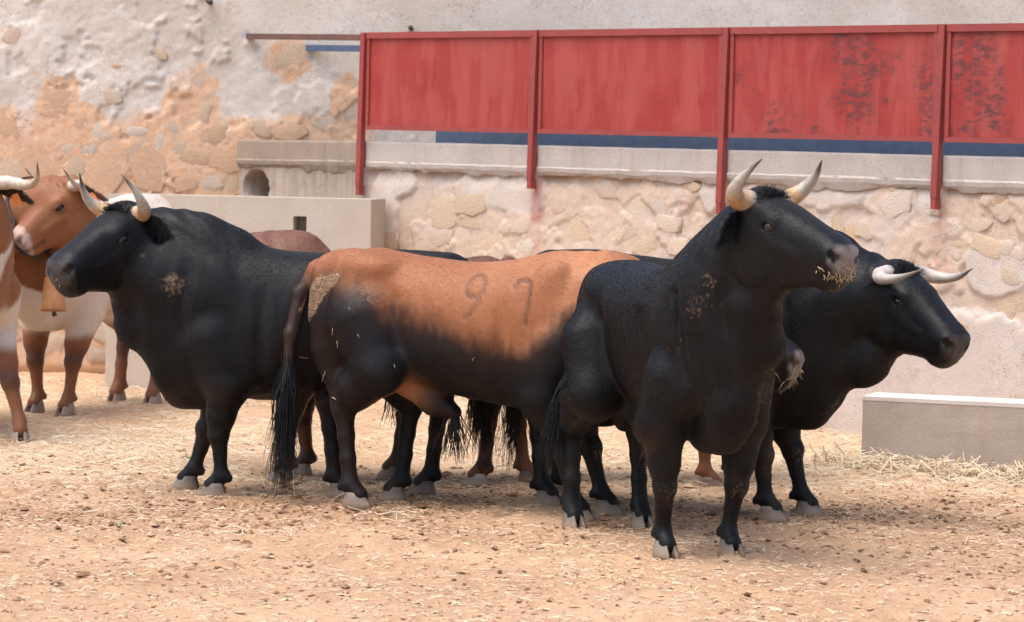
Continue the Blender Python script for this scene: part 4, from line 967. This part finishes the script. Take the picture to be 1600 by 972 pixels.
    # ---- ears
    for s in (-1, 1):
        e0 = np.array(c.get('ear0', (-.02, .118, -.045))); e0[1] *= s
        ed = np.array(c.get('eard', (-.045, .16, -.085)), float); ed[1] *= s; L = c.get('earl', .15); ed /= np.linalg.norm(ed)
        fr = np.cross(ed, [s * .2, 1.0 * s, .6]); fr /= np.linalg.norm(fr); wdv = np.cross(fr, ed); Rg = []
        def earpt(t, ph):
            wd = (.024 + .038 * math.sin(min(1, t * 1.2) ** .8 * math.pi * .92)) * (1 - t ** 3 * .75); cen = e0 + ed * L * t + np.array([0, 0, -.04]) * t * t
            return cen + wdv * wd * math.cos(ph) + fr * (.013 * (1 - .5 * t) * math.sin(ph) - .5 * wd * abs(math.cos(ph)) ** 1.6)
        for t in np.linspace(0, 1, 9):
            Rg.append([H(*earpt(t, 2 * math.pi * k / 10)) for k in range(10)])
        mb = MB(); mb.rings(Rg); nv = len(mb.v)
        ear = mb.build('ear', M_COAT, E, True, {'col': np.repeat(np.array([c.get('earcol', BLK * 1.1)]), nv, 0), 'mud': np.zeros(nv), 'cake': np.zeros(nv)})
        if c.get('fur'):
            re_ = np.random.default_rng(5); K = []
            for _ in range(1100):
                t, ph = re_.uniform(0, 1) ** .8, re_.uniform(0, 6.283); p0 = earpt(t, ph); o_ = p0 - (e0 + ed * L * t); d_ = ed * .9 + o_ * 14 + re_.normal(0, .35, 3); d_ /= np.linalg.norm(d_); l_ = re_.uniform(.012, .034)
                K.append([H(*p0), H(*(p0 + d_ * l_ * .5)), H(*(p0 + d_ * l_ + np.array([0, 0, -.3 * l_])))])
            K = np.array(K); n_ = len(K); hc_ = bpy.data.hair_curves.new('ear_hair'); hc_.add_curves([3] * n_); hc_.points.foreach_set('position', K.astype(np.float32).ravel())
            ra = hc_.attributes.get('radius') or hc_.attributes.new('radius', 'FLOAT', 'POINT'); ra.data.foreach_set('value', np.tile(np.array([.0012, .0010, .0003], np.float32), n_))
            ca = hc_.attributes.new('col', 'FLOAT_COLOR', 'CURVE'); cv_ = np.ones((n_, 4), np.float32); cv_[:, :3] = c.get('earcol', BLK * 1.2); ca.data.foreach_set('color', cv_.ravel())
            hc_.materials.append(M_FUR); ho = link(bpy.data.objects.new('ear_hair', hc_), ear); ho['kind'] = 'stuff'
        if c.get('tag'):
            mb = MB(); t0_ = H(*(e0 + ed * L * .55)); d_ = HR @ np.array([.35, s * .3, -.9]); sd = np.cross(d_, toL(CAMP) - t0_); sd /= np.linalg.norm(sd); nn = np.cross(sd, d_); nn /= np.linalg.norm(nn)
            t0_ = t0_ + nn * .03
            q = lambda i, j, k_: t0_ + sd * .026 * i + d_ * .075 * j + nn * .003 * k_
            mb.hexa([q(-.7, 0, -1), q(.7, 0, -1), q(.7, 0, 1), q(-.7, 0, 1), q(-1.0, .9, -1), q(1.0, .9, -1), q(1.0, .9, 1), q(-1.0, .9, 1)])
            mb.build('ear_tag', M_TAG, ear, False)
    # ---- curly hair on the poll, switch of the tail
    r = np.random.default_rng(c.get('seed', 1)); mb = MB(); hcol = np.array(c.get('haircol', BLK * .95))
    def strand(p, d, L, n, w0, curl, grav=0.0):
        pts = [p]; d = d / np.linalg.norm(d); ph = r.uniform(0, 6.28, 2); wx = np.array([r.normal(), r.normal(), 0]) * curl
        for i in range(n):
            d = d + wx * math.sin(ph[0] + i * 1.1) + np.array([0, 0, -grav]); d = d / np.linalg.norm(d); pts.append(pts[-1] + d * L / n)
        mb.tube(pts, [w0 * (1 - .85 * i / n) for i in range(n + 1)], 3, cap=False)
    for i in range(c.get('poll_hair', 950)):
        a_, b_ = r.uniform(-.08, .07), r.normal(0, .05); b_ = np.clip(b_, -.1, .1)
        z0 = np.interp(a_, HX, HT) + .018
        strand(H(a_, b_, z0 - .25 * b_ * b_ / .08), HR @ np.array([r.normal(.1, .6), r.normal(0, .6) + b_ * 4, .7]), r.uniform(.018, .050) * hs, 5, .0018, .7)
    ph_ = mb.build('forelock', M_HAIR, E, True, {'col': np.repeat(hcol[None] * 1.3, len(mb.v), 0)}); ph_['kind'] = 'stuff'
    mb = MB(); tw = c.get('switch', (.52, 120, .05)); e_ = tp[-1]; e1 = tp[-2]
    tdir = (e_ - e1) / np.linalg.norm(e_ - e1); wd_ = np.asarray(c.get('wind', (0, 0, 0)), float)
    for i in range(int(tw[1] * 1.8)):
        t = r.uniform(0, 1) ** 1.4; p = e_ + (e1 - e_) * (1 - t) * .55 + r.normal(0, .010, 3)
        strand(p, tdir * 1.5 + r.normal(0, 1, 3) * tw[2] * 2.0 + wd_, tw[0] * S * r.uniform(.55, 1.0), 10, .0032, .10 + tw[2], .12)
    tl = mb.build('tail_switch', M_HAIR, E, True, {'col': np.repeat(hcol[None], len(mb.v), 0) * (1 + 1.2 * np.clip(fbm(np.array(mb.v) * 6, 2, 2), 0, 1))[:, None]}); tl['kind'] = 'stuff'
    tag(E, c['label'], c.get('cat', 'bull'), c.get('group'))
    return E, H, toL, hs, mid

# ---- coats (what colour the animal itself is)
def nose(col, hd, shade=(0.05, 0.045, 0.045), start=.505):
    ok = (np.abs(hd[:, 1]) < .13) * (hd[:, 2] > -.26) * (hd[:, 2] < .1) * (hd[:, 0] < .62)
    t = sstep(start, start + .025, hd[:, 0] + .012 * fbm(hd * 40, 2, 3) - .35 * np.abs(hd[:, 2] + .10) * (hd[:, 2] < -.10)) * ok
    col = mixc(col, shade, t)
    for s_ in (-1, 1):
        d = np.sqrt((hd[:, 0] - .535) ** 2 + (hd[:, 1] - s_ * .074) ** 2 + (hd[:, 2] + .080) ** 2)
        col = mixc(col, (0.008, 0.006, 0.006), sstep(.026, .018, d))
    m_ = ok * sstep(.022, .004, np.abs(hd[:, 2] + .165 + .1 * (.545 - hd[:, 0]))) * (hd[:, 0] > .36)
    return mixc(col, (0.006, 0.005, 0.005), m_ * .5)
def coat_black(Q, hd, G, c):
    n = fbm(Q * 3.0, 4, 21); z = np.zeros(len(Q))
    col = np.repeat(BLK[None], len(Q), 0) * (1 + .35 * n[:, None])
    col = mixc(col, (0.040, 0.022, 0.014), np.clip(sstep(.62, .45, Q[:, 2]) * sstep(.05, .4, fbm(Q * 5, 3, 5)) * .6, 0, 1))
    col = nose(col, hd, c.get('nose', (0.055, 0.048, 0.047)))
    mud = z.copy()
    for (x, y, zz, r_, a_) in c.get('mudspots', []):
        mud = np.maximum(mud, a_ * np.exp(-(((Q[:, 0] - x) ** 2 + (Q[:, 1] - y) ** 2 + (Q[:, 2] - zz) ** 2) / r_ ** 2)))
    return col, mud, z, z
def brand_d(Q, strokes):
    d = np.full(len(Q), 9.0)
    for st in strokes:
        for (x0, z0), (x1, z1) in zip(st[:-1], st[1:]):
            ab = np.array([x1 - x0, z1 - z0]); t = np.clip(((Q[:, 0] - x0) * ab[0] + (Q[:, 2] - z0) * ab[1]) / (ab @ ab), 0, 1)
            d = np.minimum(d, np.hypot(Q[:, 0] - x0 - t * ab[0], Q[:, 2] - z0 - t * ab[1]))
    return d
def coat_tan(Q, hd, G, c):
    x, y, z = Q.T; n = fbm(Q * 4, 4, 31); n2 = fbm(Q * np.array([14, 14, 5]), 3, 33)
    line = np.interp(x, [-.9, -.78, -.62, -.48, -.36, -.2, 0, .2, .35, .6, .9], [1.12, 1.09, 1.085, 1.06, .965, .925, .88, .82, .83, 1.0, 1.15])
    t = sstep(-.105, .075, z - line + .055 * n + .035 * n2 + .03 * fbm(Q * np.array([40, 40, 14]), 2, 35))
    tan = mixc(np.array((0.32, 0.122, 0.050)), np.array((0.455, 0.195, 0.09)), sstep(-.2, .5, fbm(Q * 2.4, 3, 8)))
    blk = np.repeat(BLK[None] * 1.15, len(Q), 0) * (1 + .4 * n[:, None])
    blk = mixc(blk, (0.034, 0.015, 0.009), np.clip(sstep(-.20, -.02, z - line) + sstep(-.1, .5, n) * .5, 0, 1) * .75)
    col = blk * (1 - t[:, None]) + tan * t[:, None]
    inner = np.exp(-(((x + .34) / .11) ** 2 + ((z - .55) / .09) ** 2)) * sstep(.24, .16, np.abs(y)); inner = np.clip(inner * 1.4, 0, 1)
    col = mixc(col, (0.36, 0.17, 0.085), inner)
    col = mixc(col, (0.032, 0.016, 0.011), sstep(-.80, -.85, x) * sstep(1.12, 1.04, z))
    col = nose(col, hd, (0.22, 0.185, 0.165), .50)
    near = y < 0
    # hot brand on the flank: a hairless line, slightly sunken
    th_ = np.linspace(0, 2 * math.pi, 22); nine = [[(.078 + .043 * math.cos(a_), 1.062 + .052 * math.sin(a_)) for a_ in th_], [(.110, 1.02), (.100, .975), (.080, .94), (.055, .915)]]
    seven = [[(.275, 1.06), (.288, 1.088), (.318, 1.098), (.348, 1.088), (.352, 1.06)], [(.350, 1.06), (.350, .99), (.348, .95), (.346, .90)]]
    bd = brand_d(Q, nine + seven); bm = sstep(.016, .006, bd) * near * np.clip(.85 + .6 * n2, .35, 1)
    col = mixc(col, (0.14, 0.062, 0.033), bm * .75)
    cake = np.clip(np.exp(-(((x + .755) / .085) ** 2 + ((z - .965 - .9 * (x + .755)) / .10) ** 2)) * 1.25 + np.exp(-(((x + .66) / .075) ** 2 + ((z - 1.045 - .55 * (x + .66)) / .035) ** 2)) * 1.1, 0, 1) * near
    mud = np.exp(-(((x + .42) / .085) ** 2 + ((z - 1.03) / .075) ** 2)) * near * .62
    return col, mud, cake * .95, -.004 * bm + .0035 * sstep(.5, .7, cake)
def coat_brown(Q, hd, G, c):
    n = fbm(Q * 3, 4, 41); z = np.zeros(len(Q)); base = c.get('base', (0.20, 0.085, 0.05))
    col = mixc(np.array(base), np.array(base) * .45, np.clip(.4 + 1.2 * n, 0, 1))
    col = mixc(col, c.get('low', BLK * 2), sstep(1.0, .72, Q[:, 2] + .08 * n) * c.get('lowmix', .7))
    col = mixc(col, (0.17, 0.07, 0.035), np.clip(sstep(.42, .36, Q[:, 2]) * (np.abs(fbm(Q * 5, 2, 3)) > .12) * .6, 0, 1))
    return nose(col, hd), z, z, z
def coat_ox(Q, hd, G, c):
    x, y, z = Q.T; n = fbm(Q * 2.6 + c.get('seed', 1), 4, 51); zz = np.zeros(len(Q))
    wh = np.array((0.66, 0.58, 0.50)); br = np.array((0.27, 0.105, 0.045))
    ishead = sstep(-.22, -.12, hd[:, 0]) * (hd[:, 0] < .7) * (hd[:, 2] > -.34) * (np.abs(hd[:, 1]) < .26)
    pat = c['patch'](x, y, z, n)
    t = np.maximum(pat, ishead * c.get('headbrown', 1.0))
    col = mixc(wh, br, sstep(.44, .56, t + .45 * n))
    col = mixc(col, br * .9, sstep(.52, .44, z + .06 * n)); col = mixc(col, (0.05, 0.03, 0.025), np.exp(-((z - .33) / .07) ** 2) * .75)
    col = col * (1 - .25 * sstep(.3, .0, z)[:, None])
    if c.get('blaze'): col = mixc(col, (0.60, 0.52, 0.46), ishead * sstep(.045, .02, np.abs(hd[:, 1]) + .02 * n) * sstep(-.13, -.05, hd[:, 2]) * c['blaze'])
    return nose(col, hd, (0.52, 0.36, 0.30), .44), zz, zz, zz

UPHORN = [(0, .09, .02), (-.015, .17, .035), (-.02, .225, .09), (-.02, .235, .17), (-.015, .21, .26)]
HORN_A = dict(pts=[(0, .085, .02), (.0, .15, .03), (.03, .195, .085), (.055, .20, .17), (.08, .16, .275)], r=.046)
bullA = cattle('black_bull', dict(root=(486, 14.2), yaw=180, S=1.0, front=.88, topadd=([-1, .3, .6, 1], [0, 0, .03, .03]), feet=dict(FL=(334, .15), FR=(292, -.15), HL=(615, .15), HR=(662, -.15)),
    poll=(196, 340, 14.10), muzzle=(102, 430, 13.80), hs=.95, horn=HORN_A, coat=coat_black, seed=3, nose=(0.05, 0.045, 0.043), crest=.02,
    mudspots=[(.66, .25, 1.05, .075, .72), (.80, .2, 1.18, .05, .45), (.30, .3, 1.08, .03, .5)], switch=(.5, 110, .05),
    fur=190000, label='black bull standing at left, facing left in profile beside the belled ox'))
bullB = cattle('brown_and_black_bull', dict(root=(743, 13.72), yaw=-20, S=1.03, feet=dict(FR=(905, -.15), FL=(950, .15), HR=(557, -.16), HL=(533, .17)),
    poll=(1098, 472, 13.05), muzzle=(1224, 570, 12.95), hs=.98, horn=dict(pts=UPHORN, r=.044), coat=coat_tan, seed=5, toe={'HL': 0},
    topadd=([-1, -.8, -.5, 0, .35, .5, 1], [-.03, -.02, -.03, -.05, -.05, -.11, -.16]), crest=-.06, nlift=-.12, cr0=1.04, nbz=.88, switch=(.62, 280, .05), hoofcol=(.19, .155, .13),
    tail=[(-.70, 0, 1.145), (-.80, -.03, 1.105), (-.858, -.10, .99), (-.872, -.17, .8), (-.872, -.20, .60)],
    fur=200000, furl=.6, label='tan backed bull with black flanks, branded side and mud caked rump, in the middle'))
bullC = cattle('black_bull', dict(root=(1040, 12.58), yaw=-68, S=.985, deep=.05, slim=.82, tap=.28, elb=.195, topadd=([-1, 0, .4, 1], [.03, .03, .04, .04]), feet=dict(FR=(1040, -.15), FL=(1142, .15), HR=(897, -.15), HL=(1003, .17)),
    poll=(1192, 322, 11.78), muzzle=(1310, 414, 11.48), hs=.93, nbx=.50, nbz=.98, ctrl=(.64, .02, 1.30), t1off=(.03, .06, -.06), dwoff=(.03, .05, -.02), front=.72, neck=.97, dewlap=1.3, rear=.80, tail=[(-.70, 0, 1.165), (-.80, 0, 1.125), (-.85, -.06, .99), (-.87, -.15, .8), (-.87, -.19, .60)], eard=(-.03, .11, -.15), earl=.13, horn=dict(pts=[(0, .09, .02), (-.01, .17, .03), (.015, .225, .08), (.06, .235, .16), (.105, .20, .245)], r=.051), coat=coat_black, seed=8, nose=(0.20, 0.165, 0.15), nlift=.22, crest=.04,
    mudspots=[(.72, -.2, 1.12, .10, .48), (.62, -.26, .92, .07, .5), (.78, -.18, 1.22, .06, .5)], switch=(.42, 130, .10), wind=(-.15, -.25, 0),
    fur=190000, label='black bull nearest the camera, head raised and turned right with straw on its muzzle'))
bullD = cattle('black_bull', dict(root=(1065, 13.88), yaw=-24, S=1.02, feet=dict(FR=(1206, -.15), FL=(1262, .15), HR=(856, -.15), HL=(885, .15)),
    poll=(1404, 432, 13.40), muzzle=(1474, 528, 13.18), jawgroove=False, hs=.91, eard=(-.03, .11, -.15), earl=.13, horn=dict(pts=[(0, .09, .02), (.02, .175, .02), (.09, .225, .045), (.185, .225, .115), (.265, .185, .215)], r=.046, cols=((.52, .46, .42), (.56, .48, .42), (.46, .42, .38), (.10, .09, .085)), dark=.6), coat=coat_black, seed=11, crest=.0, nlift=-.02, cr0=1.19, nbz=1.0,
    topadd=([-1, -.5, .2, .5, 1], [.0, .0, -.02, .0, .02]), switch=(.55, 140, .06),
    fur=190000, label='black bull at far right, head lower, facing right beside the cement block'))
bullE = cattle('dark_brown_bull', dict(root=(590, 14.92), yaw=178, S=.98, feet=dict(FL=(440, .15), FR=(470, -.14), HL=(745, .15), HR=(612, -.15)),
    poll=(330, 410, 15.35), muzzle=(262, 500, 15.45), hs=.95, horn=dict(pts=[(0, .09, .03), (.02, .15, .03), (.08, .18, .03), (.14, .18, .05), (.18, .17, .08)], r=.040), coat=coat_brown, seed=14, res=.016, fur=50000, base=(.17, .07, .042), hoofcol=(.26, .23, .21), crest=-.08, nlift=-.15,
    topadd=([-1, 0, .4, 1], [-.04, -.05, -.03, -.08]), label='dark brown bull almost hidden behind the left black bull, reddish back showing'))
bullF = cattle('brown_cattle', dict(root=(985, 15.05), yaw=-8, S=.93, feet=dict(FR=(1110, -.14), FL=(1150, .14), HR=(826, -.14), HL=(870, .14)),
    poll=(1150, 470, 15.0), muzzle=(1215, 560, 15.0), hs=.8, horn=dict(pts=[(0, .09, .03), (.02, .15, .03), (.08, .18, .03), (.14, .18, .05), (.18, .17, .08)], r=.036), coat=coat_brown, seed=17, res=.016, base=(.22, .09, .045), low=(.20, .08, .04), hoofcol=(.12, .08, .06), slim=.92, crest=-.1, nlift=-.2, cat='cattle', bull=False,
    topadd=([-1, 1], [-.04, -.08]), label='reddish brown animal hidden behind the bulls, only its thin legs showing'))
OXHORN = [(0, .10, .02), (-.01, .22, .02), (.02, .34, .025), (.06, .42, .10), (.07, .445, .22)]
OXC = ((.60, .52, .43), (.62, .53, .42), (.50, .40, .30), (.10, .08, .07))
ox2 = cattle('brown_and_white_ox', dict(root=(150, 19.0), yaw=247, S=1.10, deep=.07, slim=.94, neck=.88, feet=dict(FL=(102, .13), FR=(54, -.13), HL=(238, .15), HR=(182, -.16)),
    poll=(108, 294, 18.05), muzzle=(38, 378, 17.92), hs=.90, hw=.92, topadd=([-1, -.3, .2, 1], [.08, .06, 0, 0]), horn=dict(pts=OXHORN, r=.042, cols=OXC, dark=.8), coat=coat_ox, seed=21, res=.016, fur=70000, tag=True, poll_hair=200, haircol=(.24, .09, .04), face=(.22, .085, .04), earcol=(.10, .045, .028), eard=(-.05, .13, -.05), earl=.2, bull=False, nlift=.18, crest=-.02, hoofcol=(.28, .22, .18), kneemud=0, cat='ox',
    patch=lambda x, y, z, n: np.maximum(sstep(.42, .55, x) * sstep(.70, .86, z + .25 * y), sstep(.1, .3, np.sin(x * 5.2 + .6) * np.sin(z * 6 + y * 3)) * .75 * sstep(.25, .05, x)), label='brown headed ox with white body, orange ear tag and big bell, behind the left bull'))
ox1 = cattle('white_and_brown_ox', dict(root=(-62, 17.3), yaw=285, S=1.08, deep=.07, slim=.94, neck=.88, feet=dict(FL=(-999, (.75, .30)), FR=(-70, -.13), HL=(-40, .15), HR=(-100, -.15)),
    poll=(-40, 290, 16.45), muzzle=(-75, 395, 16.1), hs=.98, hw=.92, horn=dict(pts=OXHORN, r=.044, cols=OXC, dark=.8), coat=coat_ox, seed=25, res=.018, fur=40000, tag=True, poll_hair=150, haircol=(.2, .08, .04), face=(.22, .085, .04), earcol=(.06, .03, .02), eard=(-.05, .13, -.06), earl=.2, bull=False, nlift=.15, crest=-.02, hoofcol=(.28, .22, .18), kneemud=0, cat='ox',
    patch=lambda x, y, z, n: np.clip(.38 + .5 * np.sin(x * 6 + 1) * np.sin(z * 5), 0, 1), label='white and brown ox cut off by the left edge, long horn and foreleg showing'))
# ================================================================ SMALL THINGS ON AND AROUND THE CATTLE
def straw_bits(name, pts, dirs, L, label, parent=None):
    mb = MB()
    for p, d, l in zip(pts, dirs, L):
        d = np.asarray(d, float); d /= np.linalg.norm(d); p = np.asarray(p, float)
        mb.tube([p - d * l / 2, p + np.array([0, 0, .1 * l]), p + d * l / 2], [.0015, .0017, .0011], 4)
    n = len(mb.v) // 12; cols = np.repeat(PALS[rng.integers(0, len(PALS), n)] * rng.uniform(.8, 1.1, (n, 1)), 12, 0)
    o = mb.build(name, M_STRAW, parent, True, {'col': cols}); o['kind'] = 'stuff'
    if label: tag(o, label, 'straw')
    return o
PALS = np.array([(0.50, 0.38, 0.22), (0.60, 0.49, 0.32), (0.36, 0.25, 0.14)])
def muzzle_straw(b, n, lower=-.16, spread=1.0, L=(.015, .045)):
    E_, H_, toL_, hs_ = b[:4]
    if E_ is None: return
    P, D, LL = [], [], []
    for i in range(n):
        y = rng.normal(0, .05) * spread; z__ = lower + rng.normal(0, .028); x = .555 - abs(rng.normal(0, .02)) - 3.2 * y * y - (.25 * max(0, lower - z__))
        P.append(H_(x, y, z__)); D.append((rng.normal(0, .6), rng.normal(0, .6), -1.0 + rng.normal(0, .6))); LL.append(rng.uniform(*L))
    straw_bits('muzzle_straw', P, D, LL, None, E_)
muzzle_straw(bullC, 130, -.15, 1.0, (.010, .034)); muzzle_straw(bullA, 14, -.13, 1.1, (.008, .02)); muzzle_straw(bullB, 60, -.14, 1.0, (.02, .06))
def tuft(b, base, n, L, col, seed, spread=.03):
    E_ = b[0]
    if E_ is None: return
    r = np.random.default_rng(seed); mb = MB()
    for i in range(n):
        p = np.asarray(base) + r.normal(0, spread, 3); d = np.array([r.normal(0, .25), r.normal(0, .25), -1.0]); pts = [p]; ph = r.uniform(0, 6)
        for k in range(6):
            d = d + np.array([math.sin(ph + k), math.cos(ph + k * 1.3), 0]) * .12; pts.append(pts[-1] + d / np.linalg.norm(d) * L * r.uniform(.6, 1) / 6)
        mb.tube(pts, [.0036 * (1 - .13 * k) for k in range(7)], 3, cap=False)
    o = mb.build('belly_tuft', M_HAIR, E_, True, {'col': np.repeat(np.array([col]), len(mb.v), 0)}); o['kind'] = 'stuff'
tuft(bullB, (-.10, 0, .46), 70, .28, (0.016, 0.011, 0.009), 1, .014); tuft(bullC, (-.08, 0, .47), 50, .12, (0.03, 0.018, 0.012), 2); tuft(bullE, (-.12, 0, .46), 40, .2, (0.04, 0.02, 0.013), 3)
# stems caught in the middle bull's coat
if bullB[0] is not None:
    from mathutils.bvhtree import BVHTree
    body = [o for o in bullB[0].children if o.name.startswith('body')][0].data
    bt = BVHTree.FromPolygons([v.co for v in body.vertices], [tuple(p.vertices) for p in body.polygons])
    P, D, LL = [], [], []
    for (x, z, l) in ((-.62, .86, .045), (-.60, .80, .05), (-.47, .84, .02), (-.70, .64, .075), (-.64, .52, .04), (-.30, .70, .02), (-.14, 1.18, .03), (.1, .75, .02), (-.52, .97, .02)):
        h = bt.ray_cast(Vector((x, -1.2, z)), Vector((0, 1, 0)))
        if h[0] is not None: P.append(np.array(h[0]) - [0, .004, 0]); D.append((rng.normal(0, .6), 0, 1)); LL.append(l)
    P.append(np.array([-.885, -.09, .70])); D.append((1, -.2, .1)); LL.append(.10)
    straw_bits('caught_straw', P, D, LL, None, bullB[0])
# ---- bell on the ox
M_BELL = mat_paint('tanned copper', (0.50, 0.25, 0.11), (0.36, 0.16, 0.07), 0.5)
M_STRAP = mat_paint('dark leather', (0.035, 0.025, 0.022), (0.06, 0.045, 0.04), 0.7); M_WHITEBAND = mat_paint('pale metal band', (0.55, 0.52, 0.48), (0.4, 0.36, 0.32), 0.45)
if ox2[0] is not None:
    E2, H2, toL2, hs2, mid2 = ox2
    bt_ = at(66, 420, 17.62)
    be = empty('cow_bell', tuple(bt_ + np.array([0, 0, -.30])))
    R_ = []
    for z, r_ in ((0, .075), (-.004, .082), (.02, .080), (.10, .070), (.20, .060), (.225, .050), (.235, .02)):
        R_.append([(r_ * 1.0 * math.cos(k * math.pi / 10), r_ * .72 * math.sin(k * math.pi / 10), z) for k in range(20)])
    mb = MB(); mb.rings(R_); mb.build('bell_body', M_BELL, be)
    mb = MB(); mb.tube([(0, 0, .08), (0, 0, .0), (.01, 0, -.035)], [.008, .010, .018], 8); mb.build('clapper', M_DARK, be)
    R_ = [[(r_ * math.cos(k * math.pi / 8), r_ * .75 * math.sin(k * math.pi / 8), z) for k in range(16)] for z, r_ in ((.224, .056), (.30, .046), (.325, .03))]
    mb = MB(); mb.rings(R_); mb.build('bell_shoulder', M_WHITEBAND, be)
    # strap round the neck, laid on the coat
    from mathutils.bvhtree import BVHTree as BV
    ob = [o for o in E2.children if o.name.startswith('body')][0].data
    bv2 = BV.FromPolygons([v.co for v in ob.vertices], [tuple(q_.vertices) for q_ in ob.polygons])
    nk = mid2[2]; ax_ = mid2[3] - mid2[1]; ax_ /= np.linalg.norm(ax_); u_ = np.array([0, 0, -1.0]); u_ = u_ - ax_ * (u_ @ ax_); u_ /= np.linalg.norm(u_); v_ = np.cross(u_, ax_)
    pts = []
    for k in range(33):
        a_ = 2 * math.pi * k / 32; d_ = u_ * math.cos(a_) + v_ * math.sin(a_); o_ = nk + d_ * .9
        h = bv2.ray_cast(Vector(o_), Vector(-d_), .9); pts.append(np.array(h[0]) + d_ * .008 if h[0] is not None else nk + d_ * .25)
    bot = pts[0]; R2_ = np.array(E2.rotation_euler)[2]; mw = Matrix.Translation(Vector(E2.location)) @ Matrix.Rotation(R2_, 4, 'Z')
    bw_ = np.array(mw @ Vector(bot)); be.location = Vector(bw_ + np.array([0, -.03, -.335]))
    org = np.array(be.location)
    pw = [np.array(mw @ Vector(p)) - org for p in pts]
    mb = MB(); mb.tube(pw, [.024] * 33, 6, flat=.35, cap=False); mb.build('neck_strap', M_STRAP, be)
    tag(be, 'large tan metal bell hanging on a dark strap under the brown ox head', 'bell')
# ---- two green sprouts in the dirt
M_SPROUT = mat_simple('sprout green', (0.30, 0.36, 0.18), 0.6)
for (px, py, lab) in ((185, 822, 'tiny green sprout growing in the bare dirt at left front'),):
    p = ground(px, py + 4); mb = MB()
    for k in range(6):
        a_ = k * 1.1; mb.tube([p, p + np.array([.012 * math.cos(a_), .012 * math.sin(a_), .02]), p + np.array([.02 * math.cos(a_), .02 * math.sin(a_), .036])], [.002, .0025, .0008], 4)
    tag(mb.build('sprout', M_SPROUT), lab, 'plant')
